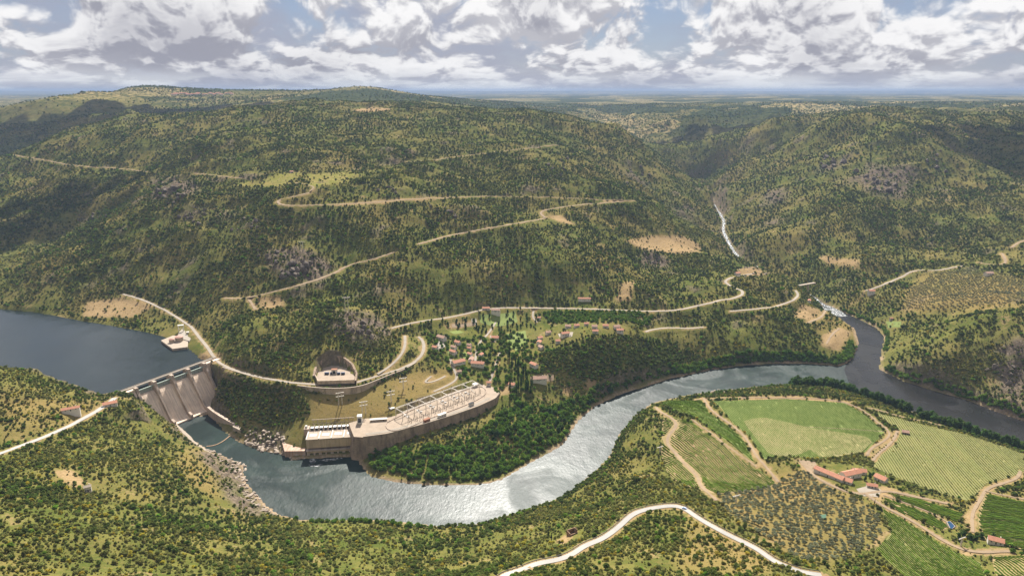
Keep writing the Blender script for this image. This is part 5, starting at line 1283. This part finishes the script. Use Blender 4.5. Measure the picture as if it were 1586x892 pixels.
boulders([(78,556),(110,570),(125,577),(150,596),(158,606),(140,606),(112,590),(90,575)], 34, 1.8, 4.8, 'weathered boulder on the hill edge above the reservoir', 'boulders above the reservoir')
boulders([(1138,420),(1160,412),(1185,420),(1188,428),(1150,430)], 26, 2, 5, 'pale quarried boulder heaped beside the gorge road', 'boulders at the quarry')
for i, (px, py, n, s, label) in enumerate([(265,300,16,13,'dark granite block of the crag above the left slope'), (455,415,22,15,'dark granite block of the big crag above the hillside road'), (425,395,8,10,'dark granite block at the head of the big crag'), (560,510,14,9,'dark granite block on the rocky knoll above the road bends'),
        (300,335,10,11,'dark granite block on the stepped left hillside'), (1375,285,14,18,'dark granite block high on the right hand hill'), (1290,255,12,18,'dark granite block on the spur above the gorge'), (1560,580,8,10,'dark granite block of the cliff over the river'), (150,335,9,10,'dark granite block low on the slope behind the reservoir'), (700,328,9,10,'dark granite block between the terrace track and the hillside road'), (860,262,9,12,'dark granite block under the upper track'), (1205,305,9,12,'dark granite block above the gorge stream'), (1455,250,9,16,'dark granite block on the shaded shoulder of the right hill'), (985,272,9,13,'dark granite block on the flank over the gorge'), (385,345,8,10,'dark granite block below the hilltop meadow'), (1010,400,8,9,'dark granite block below the ochre field'), (600,300,8,9,'dark granite block above the terrace track')]):
    for k in range(n):
        q = cast([(px+RNG.normal(0, 13), py+RNG.normal(0, 8))])[0]; sc_ = s*RNG.uniform(.4, .9)
        if field('dR', q[0], q[1]) < 6: continue
        o = link('granite_block', RKD[k % 4], None, (q[0], q[1], q[2]+.05*sc_), 0); o.scale = (sc_*RNG.uniform(.8, 1.4), sc_, sc_*RNG.uniform(.7, 1.15)); o.rotation_euler = (RNG.uniform(-.25, .25), RNG.uniform(-.25, .25), RNG.uniform(0, 6.28))
        tag(o, label, 'rock', 'granite blocks '+label.split('block ')[1])

# ------------------------------------------------------------------ houses
def house(px, py, L, Wd, ang, label, name='house', hw=4.5, hr=None, tile=None, wall=None, group=None, wins=3, cat='house', base=None):
    P_ = cast([(px, py)])[0]; a = math.radians(ang); c, s = math.cos(a), math.sin(a)
    zs = [float(lookup(Z, P_[0]+c*dx-s*dy, P_[1]+s*dx+c*dy)) for dx in (-L/2, L/2) for dy in (-Wd/2, Wd/2)]
    z0 = max(zs)-.3 if base is None else base; dn = z0-min(zs)+1.2; hr = hr or Wd*.27
    tile = tile or TILE; wall = wall or WALLW
    e = empty(name, (P_[0], P_[1], z0), a, label, cat, group)
    V = [(-L/2, -Wd/2, -dn), (L/2, -Wd/2, -dn), (L/2, Wd/2, -dn), (-L/2, Wd/2, -dn), (-L/2, -Wd/2, hw), (L/2, -Wd/2, hw), (L/2, Wd/2, hw), (-L/2, Wd/2, hw), (-L/2, 0, hw+hr), (L/2, 0, hw+hr)]
    link('walls', mesh('walls', V, [(0, 1, 5, 4), (2, 3, 7, 6), (1, 2, 6, 9, 5), (3, 0, 4, 8, 7)], wall), e)
    o = .7; sl = hr/(Wd/2); V = [(-L/2-o, -Wd/2-o, hw-sl*o+.05), (L/2+o, -Wd/2-o, hw-sl*o+.05), (L/2+o, 0, hw+hr+.05), (-L/2-o, 0, hw+hr+.05), (-L/2-o, Wd/2+o, hw-sl*o+.05), (L/2+o, Wd/2+o, hw-sl*o+.05)]
    V += [(x, y, z+.3) for x, y, z in V]
    rf = link('roof', mesh('roof', V, [(6, 7, 8, 9), (9, 8, 11, 10), (3, 2, 1, 0), (4, 5, 2, 3), (0, 1, 7, 6), (5, 4, 10, 11), (0, 6, 9, 3), (3, 9, 10, 4), (2, 8, 7, 1), (5, 11, 8, 2)], tile), e)
    MB().box(L*.28, Wd*.18, hw+hr*.4, 1.0, .8, hr*.6+1.2).build('chimney', wall, rf)
    MB().box(0, -Wd/2-.05, 0, 1.3, .16, 2.3).build('door', DARK, e)
    for k in range(wins):
        x = -L/2+L*(k+.7)/(wins+.4)
        for sd in (-1, 1): MB().box(x, sd*(Wd/2+.05), 1.2, 1.3, .16, 1.4).build('window', GLASS, e)
    HOUSES_AT.append((P_[0], P_[1], max(L, Wd)*.55)); return e
VH = [(684,526,20,11,-38,'white house with long tiled roof at the top of the village lane'), (674,541,11,8,-30,'small tiled house beside the village forecourt'), (709,533,13,8,-35,'pale roofed house on the lawn below the sports ground'),
 (703,540,12,8,-32,'tiled house just above the sloping lawn'), (702,548,15,8,-38,'long tiled house at the foot of the sloping lawn'), (710,563,26,12,33,'large white house with orange roof at the lane fork'),
 (730,559,15,9,80,'narrow wing of the tiled farm block by the village street'), (740,566,26,11,-10,'tiled farm block facing the switchyard'), (728,551,11,7,-40,'small tiled house between the lane and the street'), (727,537,9,7,-20,'brown roofed cottage among the garden trees'),
 (727,541.5,8,6,-20,'grey roofed cottage below the brown one'), (767,525,15,11,-8,'grey tiled house at the top of the village street'), (711,578,9,6,10,'tiny white house under the garden trees'), (745,552,10,7,60,'reddish house beside the dark tree clump'),
 (753,479.5,17,8,-5,'long white building with dark red front by the sports ground'), (768,487,20,9,-8,'low brown roofed pavilion on the green lawn'), (835,495,7,6,0,'tiny white hut by the dense wood'), (905,466,30,7,-3,'long low white building on the slope above the road'),
 (849,518,11,8,20,'first tiled house of the hillside estate'), (836,526,11,8,30,'tiled house at the bend of the estate lane'), (835,533,11,8,70,'tiled house below the estate lane bend'), (838,540,12,8,-60,'lowest tiled house of the estate lane'),
 (875,521,17,9,20,'long tiled house in the middle of the estate'), (864,531,9,8,0,'pinkish house alone under the estate row'), (880,508,12,8,-20,'pale roofed house at the western end of the estate row'), (893,507,11,8,10,'white gabled house in the estate row'), (908,504,9,7,0,'small house half hidden in the estate row'),
 (921,508,11,8,-15,'pale tiled house behind the estate pines'), (922,515,12,8,-5,'pink walled house in front of the estate row'), (938,507,12,8,-10,'white house with pale roof in the estate row'), (955,509,13,8,10,'tiled house near the eastern end of the estate row'), (960,515,14,9,0,'flat brown roofed house at the eastern end of the estate'),
 (827,568,17,9,-50,'white house with red roof beside the poplar stand'), (834,590,30,12,8,'long red roofed building in the orchard by the river'), (793,599,12,9,-20,'white house with broken red roof behind the switchyard'), (757,596,8,6,0,'small white hut at the switchyard lane')]
for i, (px, py, L, Wd, an, lb) in enumerate(VH):
    house(px, py, L, Wd, an, lb, hw=random.uniform(4.0, 5.5), tile=TILE if i % 3 else TILE2, group='village houses', wins=2 if L < 14 else 4)
for (px, py, L, Wd, an, lb, kw) in [
 (1284,737,40,10,-50,'long orange tiled wing of the vineyard farmhouse',dict(hw=4.5)), (1317,738,28,11,18,'broad orange roofed hall joined to the farmhouse wing',dict(hw=5.5)), (1310,746,16,10,-40,'short orange roofed front wing of the farmhouse',dict(hw=4)), (1330,732,18,9,-10,'upper orange roofed annex of the farmhouse',dict(hw=4)),
 (1364,744,15,11,-55,'white barn with orange roof beside the farm lawn',dict(hw=4.5)), (1350,754,13,7,-18,'open fronted orange roofed shed by the farm drive',dict(hw=3.5)), (1541,842,15,9,-30,'small orange roofed house below the terraced vines',dict(hw=4)), (1402,671,10,8,-25,'little stone hut with grey tiled roof among the vines',dict(hw=3.6, tile=TILE2, wall=WALLS)),
 (111,641,24,7,28,'long low house with pink roof above the dam road',dict(hw=3.6)), (171,628,20,9,30,'white house with orange roof at the left end of the dam',dict(hw=4.2)), (137,761,7,5,30,'tiny white hut in the foreground scrub',dict(hw=6, tile=PALE)),
 (1349,456,16,10,0,'pink house above the side river bridge',dict(hw=7)), (1142,426,16,9,25,'pinkish building at the quarry',dict(hw=6)), (1253,469,11,7,60,'tiny white house above the rapids',dict(hw=5)), (1531,426,20,12,5,'grey roofed barn in the far olive grove',dict(hw=4, tile=TILE2)), (1380,496,7,5,0,'tiny white hut by the bright meadow',dict(hw=3)),
 (452,268,10,7,0,'tiny white house on the hilltop meadow',dict(hw=4))]:
    house(px, py, L, Wd, an, lb, **kw)
for k in range(34):        # red roofs of the village on the skyline
    q = (265+RNG.uniform(0, 95), 146.2+RNG.uniform(-.8, 2.0)); P_ = cast([q])[0]
    if P_[1] > 9000: continue
    e = empty('skyline_house', tuple(P_), RNG.uniform(-.5, .5), 'far off red roofed house of the village on the skyline', 'house', 'skyline village houses')
    MB().box(0, 0, -3, 24, 14, 11).build('walls', WALLW, e); MB().add([(-13, -8, 8), (13, -8, 8), (13, 8, 8), (-13, 8, 8), (-13, 0, 13), (13, 0, 13)], [(0, 1, 5, 4), (2, 3, 4, 5), (1, 2, 5), (3, 0, 4), (3, 2, 1, 0)]).build('roof', TILE, e)
# roofless ruin beside the near road
P_ = cast([(886,827)])[0]; e = empty('ruin', tuple(P_), .5, 'roofless brown stone ruin beside the near road', 'ruin')
for (x, y, lx, ly, h) in ((0, -3.5, 10, .8, 3.4), (0, 3.5, 10, .8, 5.0), (-4.6, 0, .8, 6.2, 4.4), (4.6, 0, .8, 6.2, 6.2)): MB().box(x, y, -2, lx, ly, h+2).build('wall', pmat('ruin_stone', (.27, .17, .11), .95, .35, .6), e)
MB().bar((4.6, -3.5, 5.2), (4.6, 0, 7.6), .8).build('gable', MATS['ruin_stone'], e); HOUSES_AT.append((P_[0], P_[1], 9))

# ------------------------------------------------------------------ vineyards and fields
SOIL = pmat('vineyard_soil', (.27, .195, .085), .95, .25, .12, (.19, .15, .06)); GRSOIL = pmat('grassed_soil', (.20, .185, .06), .95, .2, .03, (.135, .145, .04)); PALESOIL = pmat('pale_soil', (.245, .215, .085), .95, .15, .03, (.185, .19, .055)); BRIGHT = pmat('bright_sward', (.155, .19, .04), .95, .2, .05, (.115, .155, .03))
VINE = leaf_mat('vine_leaves', (.10, .16, .018), (.14, .195, .026), .35); VINEY = leaf_mat('young_vine_leaves', (.13, .145, .035), (.15, .16, .045), .3)
def drape(name, poly, mat, lift=.28, step=7.0, kind='structure'):
    P3 = cast(poly); return sheet(name, [tuple(q[:2]) for q in P3], lambda x, y: lookup(Z, x, y)+lift, mat, step, kind)
def hedge(pts, w, h, rg):
    """one row of vines: a ragged three-sided ribbon following the ground"""
    n = len(pts); V = []; F = []; t = np.gradient(pts, axis=0); t /= np.linalg.norm(t, axis=1)[:, None]+1e-9; nn = np.stack([-t[:, 1], t[:, 0]], -1)
    z = lookup(Z, pts[:, 0], pts[:, 1]); hh = h*rg.uniform(.65, 1.25, n); ww = w*rg.uniform(.6, 1.3, n); off = rg.normal(0, .08, n)
    for i in range(n):
        a = pts[i]+nn[i]*(ww[i]/2+off[i]); b = pts[i]-nn[i]*(ww[i]/2-off[i]); V += [(*a, z[i]+.1), (*(a*.8+b*.2), z[i]+hh[i]), (*(a*.2+b*.8), z[i]+hh[i]*rg.uniform(.85, 1.1)), (*b, z[i]+.1)]
        if i:
            k = 4*i-4
            F += [(k, k+4, k+5, k+1), (k+1, k+5, k+6, k+2), (k+2, k+6, k+7, k+3)]
    return V, F
def vineyard(key, pa, pb, spacing, soil, leaf, w, h, label, single=True, bend=0.0, step=3.2, name='vineyard'):
    poly = VINES[key]; drape(name, poly, soil); P3 = cast(poly)[:, :2]; A = cast([pa, pb])[:, :2]; d = A[1]-A[0]; d /= np.linalg.norm(d); n = np.array([-d[1], d[0]]); c = P3.mean(0)
    s = (P3-c)@d; u = (P3-c)@n; rg = np.random.default_rng(len(key)*7+3); rows = []; Vs, Fs = [], []
    for v in np.arange(u.min()+spacing*.6, u.max(), spacing):
        ss = np.arange(s.min(), s.max(), step); bow = bend*np.sin((ss-s.min())/(s.max()-s.min())*np.pi*1.6+v*.006)*np.clip(.5+.5*(v-u.min())/(u.max()-u.min()), 0, 1)
        pts = c+ss[:, None]*d+(v+bow)[:, None]*n; k = inside(P3, pts[:, 0], pts[:, 1]) & (field('dR', pts[:, 0], pts[:, 1]) > -.6)
        run = []
        for i in range(len(ss)+1):
            if i < len(ss) and k[i] and not (rg.uniform() < .004): run.append(pts[i])
            else:
                if len(run) >= 4:
                    V, F = hedge(np.array(run), w, h, rg)
                    if single: rows.append((V, F))
                    else:
                        b = len(Vs); Vs += V; Fs += [tuple(q+b for q in f) for f in F]
                run = []
    for V, F in rows: tag(link('vine_row', mesh('vine_row', V, F, leaf)), label, 'vine row', 'vine rows of the '+key+' vineyard')
    if not single: tag(link('vine_rows', mesh('vine_rows', Vs, Fs, leaf)), kind='stuff')
    return len(rows)
nrow = 0
nrow += vineyard('terraced', (1040,690), (1120,745), 3.6, SOIL, VINE, 1.9, 1.3, 'curving green vine row on the ochre soil of the terraced slope', True, 9.0)
nrow += vineyard('wedge', (1060,628), (1150,690), 3.4, BRIGHT, VINE, 1.6, 1.4, 'bright green vine row in the wedge between two dirt tracks')
vineyard('broad', (1140,625), (1200,700), 3.0, BRIGHT, VINE, 1.3, 1.1, '', False, step=4)
drape('pale_field', [(1152,652),(1168,648),(1186,647),(1215,653),(1250,662),(1290,668),(1340,676),(1352,684),(1335,700),(1300,707),(1270,708),(1255,696),(1240,703),(1215,707),(1190,702),(1174,682),(1160,665)], PALESOIL, .62, 7)
nrow += vineyard('upper', (1450,680), (1500,740), 4.0, GRSOIL, VINEY, 1.5, 1.0, 'pale green vine row in the upper vineyard near the tree belt')
nrow += vineyard('strip', (1385,768), (1480,802), 2.6, SOIL, VINE, 1.5, 1.4, 'green vine row in the narrow strip below the farm drive')
nrow += vineyard('wedge2', (1375,772), (1455,815), 2.6, SOIL, VINE, 1.5, 1.4, 'green vine row in the small wedge beside the water tank')
nrow += vineyard('lower', (1380,800), (1470,875), 2.9, GRSOIL, VINE, 1.5, 1.4, 'green vine row in the sloping vineyard below the farm track', True, 3.0)
nrow += vineyard('east', (1530,800), (1590,806), 3.6, SOIL, VINE, 1.7, 1.4, 'dark green vine row on the contour terraces beside the dirt track', True, 8.0)
nrow += vineyard('corner', (1550,868), (1595,890), 3.6, SOIL, VINE, 1.7, 1.4, 'vine row on the small terraces past the farm shed', True, 7.0)
print('vine rows', nrow)
LAWN = pmat('watered_lawn', (.165, .205, .045), .95, .2, .08, (.12, .155, .035))
for nm, poly, mt in [('lawn', [(692,538),(706,541),(704,556),(694,552)], LAWN), ('sports_lawn', [(742,487),(798,482),(802,499),(772,506),(744,500)], LAWN), ('meadow', [(785,517),(814,512),(817,530),(800,544),(787,535)], LAWN), ('football_pitch', [(695,513.5),(710,511.5),(720,515),(704,518)], pmat('pitch_grass', (.18, .22, .04), .9, .1, .1)),
                     ('lawn', [(717,546),(726,544),(724,556),(717,556)], LAWN), ('lawn', [(737,605),(754,605),(751,613),(738,612)], LAWN), ('meadow', [(1372,498),(1397,498),(1394,507),(1376,509)], LAWN), ('forecourt', [(676,528),(688,530),(690,537),(680,545),(676,540)], DECK), ('forecourt', [(822,583),(858,579),(858,590),(824,592)], ROADM['dirt']), ('forecourt', [(864,517),(888,514),(886,522),(866,522)], ROADM['pale']),
                     ('farm_yard', [(1326,757),(1345,752),(1366,758),(1360,770),(1335,768)], ROADM['pale']), ('farm_yard', [(1240,712),(1262,714),(1268,728),(1252,732)], ROADM['dirt']), ('sports_court', [(700,502),(735,499),(736,504),(700,508)], ROADM['dirt']), ('car_park', [(730,494),(738,493),(739,503),(731,504)], DECK)]:
    drape(nm, poly, mt, .35, 6)
# pool, tarpaulin, car, guard rail
pq = cast([(1466,812),(1470,811),(1478,818),(1473,820)]); pe = empty('water_tank', (0, 0, 0), 0, 'deep blue rectangular water tank with pale rim among the vines', 'water tank'); zt = float(pq[:, 2].max())+.3
mb = MB().prism([tuple(q[:2]) for q in grow(pq, .8)], zt-3, zt); link('rim', mesh('rim', mb.v, mb.f, PALE), pe)
mb = MB().prism([tuple(q[:2]) for q in pq], zt-2, zt+.05); link('water', mesh('water', mb.v, mb.f, pmat('pool_water', (.01, .05, .12), .1, .1, .4)), pe)
pq = cast([(1269,800),(1279,800.5),(1279,804.5),(1269,804)]); mb = MB().prism([tuple(q[:2]) for q in pq], float(pq[:, 2].min()), float(pq[:, 2].max())+1.2); tag(link('tarpaulin', mesh('tarpaulin', mb.v, mb.f, pmat('green_tarpaulin', (.03, .10, .045), .6, .2, .4))), 'green tarpaulin stretched over a box among the olive trees', 'tarpaulin')
def car(px, py, ang, paint, label):
    P_ = cast([(px, py)])[0]; e = empty('car', (P_[0], P_[1], P_[2]+.5), ang, label, 'car')
    prof = [(-2.2, .35), (-2.25, .8), (-1.9, .95), (-1.2, 1.02), (-.6, 1.5), (.9, 1.52), (1.6, 1.0), (2.2, .9), (2.25, .35)]
    V = [(x, -.88, z) for x, z in prof]+[(x, .88, z) for x, z in prof]; n = len(prof)
    link('body', mesh('body', V, [tuple(range(n)), tuple(range(2*n-1, n-1, -1))]+[(i+n, (i+1) % n+n, (i+1) % n, i) for i in range(n)], paint), e)
    for sd in (-1, 1): MB().add([(-.75, sd*.89, 1.02), (1.3, sd*.89, 1.02), (.85, sd*.89, 1.44), (-.5, sd*.89, 1.44)], [(0, 1, 2, 3)] if sd < 0 else [(3, 2, 1, 0)]).build('side_window', GLASS, e)
    MB().add([(-1.16, -.75, 1.06), (-1.16, .75, 1.06), (-.66, .7, 1.49), (-.66, -.7, 1.49)], [(0, 1, 2, 3)]).build('windscreen', GLASS, e)
    for x in (-1.4, 1.4):
        for sd in (-1, 1):
            w = MB(); m_ = 12; V = [(x+.34*math.cos(6.2832*i/m_), sd*.9+o, .34+.34*math.sin(6.2832*i/m_)) for o in (-.12, .12) for i in range(m_)]
            w.add(V, [tuple(range(m_)), tuple(range(2*m_-1, m_-1, -1))]+[(i, i+m_, (i+1) % m_+m_, (i+1) % m_) for i in range(m_)]).build('wheel', pmat('tyre', (.02, .02, .02), .9), e)
    for sd in (-.6, .6): MB().box(-2.24, sd, .62, .08, .34, .18).build('headlight', WHITE, e)
    e.scale = (1.25, 1.25, 1.25)
car(1060, 788, R(-35), pmat('blue_white_paint', (.32, .42, .62), .3, .1, .5), 'pale blue car rounding the bend of the near asphalt road')
car(572, 672, R(10), pmat('dark_red_paint', (.12, .04, .04), .35, .1, .5), 'dark red car parked at the corner of the powerhouse yard')
p = RW[0][4]; t = np.gradient(p[:, :2], axis=0); t /= np.linalg.norm(t, axis=1)[:, None]; rail = p.copy(); rail[:, :2] += np.stack([-t[:, 1], t[:, 0]], -1)*4.3
ge = empty('guard_rail', (0, 0, 0), 0, 'dark guard rail along the river side of the near asphalt road', 'guard rail'); RAILM = pmat('weathered_rail', (.13, .115, .095), .8, .2, .6)
for i in range(len(rail)-1): MB().bar((*rail[i, :2], rail[i, 2]+1.0), (*rail[i+1, :2], rail[i+1, 2]+1.0), .35, .9).build('rail', RAILM, ge)
pb = MB().box(0, 0, -.6, .35, .35, 1.7); pbm = mesh('post', pb.v, pb.f, RAILM)
for i in range(0, len(rail), 2): link('post', pbm, ge, tuple(rail[i]))
# road bridge over the side stream
ba, bb = W(1228, 444, 50), W(1262, 438, 50); be = empty('road_bridge', (0, 0, 0), 0, 'low concrete road bridge over the side stream gorge', 'bridge'); MB().bar(ba, bb, 8, 2).build('deck', PALE, be)
for f in (.3, .7): q = ba*(1-f)+bb*f; MB().box(q[0], q[1], 8, 3, 7, 41).build('pier', CONC2, be)
grow_trees()
# ------------------------------------------------------------------ unseen clouds added above the view to shade the far slopes
CLOUDM = pmat('cloud_white', (.85, .85, .86), 1.0, .05, .002)
def shade_cloud(T, rx, ry, alt, seed, label):
    k = (alt-T[2])/sdir.z; c = Vector(T)+sdir*k; rg = random.Random(seed); e = empty('shade_cloud', tuple(c), 0, label, 'shade_cloud', 'clouds added for their shade')
    bm = bmesh.new(); bmesh.ops.create_icosphere(bm, subdivisions=3, radius=1.0)
    for v in bm.verts:
        q = v.co.copy(); d = float(fbm(np.array(q.x*9+seed*3.1), np.array(q.y*9+q.z*5), 6.0, 4, seed)); v.co *= 1+.55*d
        if v.co.z < 0: v.co.z *= .35
    me = bpy.data.meshes.new('billow'); bm.to_mesh(me); bm.free(); me.materials.append(CLOUDM); me.polygons.foreach_set('use_smooth', np.ones(len(me.polygons), bool))
    for i in range(16):
        a = rg.uniform(0, 6.28); r = math.sqrt(rg.uniform(0, 1)); o = link('billow', me, e, (rx*r*math.cos(a), ry*r*math.sin(a), rg.uniform(0, 90)*(1.2-r)), rg.uniform(0, 6.28))
        s = rg.uniform(.22, .45)*(1.15-.6*r); o.scale = (rx*s, ry*s*1.1, min(rx, ry)*s*.7)
for T, rx, ry, alt, sd, lb in [((-2500, 4300, 350), 1150, 560, 1750, 1, 'broad white cloudbank added out of view to shade the far left hills'), ((2350, 2900, 240), 520, 420, 1700, 2, 'white cloudbank added out of view to shade the right hand hill'), ((1250, 4700, 300), 700, 420, 1750, 3, 'white cloudbank added out of view to shade the head of the side gorge'),
        ((-1500, 2250, 200), 300, 170, 1650, 4, 'small white cloudlet added out of view to shade the slope behind the reservoir'), ((1900, 1750, 120), 380, 260, 1650, 6, 'white cloudbank added out of view to shade the cliff by the lower river')]:
    shade_cloud(T, rx, ry, alt, sd, lb)
# ------------------------------------------------------------------ haze
def haze():
    mb = MB(); print('highest land', float(Z.max())); mb.box(0, 22900, -12, 130000, 47400, 672)
    m = bpy.data.materials.new('haze'); m.use_nodes = True; t = m.node_tree; t.nodes.clear()
    o = t.nodes.new('ShaderNodeOutputMaterial'); v = t.nodes.new('ShaderNodeVolumePrincipled')
    v.inputs['Color'].default_value = (.26, .345, .53, 1); v.inputs['Density'].default_value = HAZE
    v.inputs['Anisotropy'].default_value = .1
    t.links.new(v.outputs[0], o.inputs['Volume'])
    tag(mb.build('haze', m), kind='stuff')
HAZE = 4.3e-5
haze()
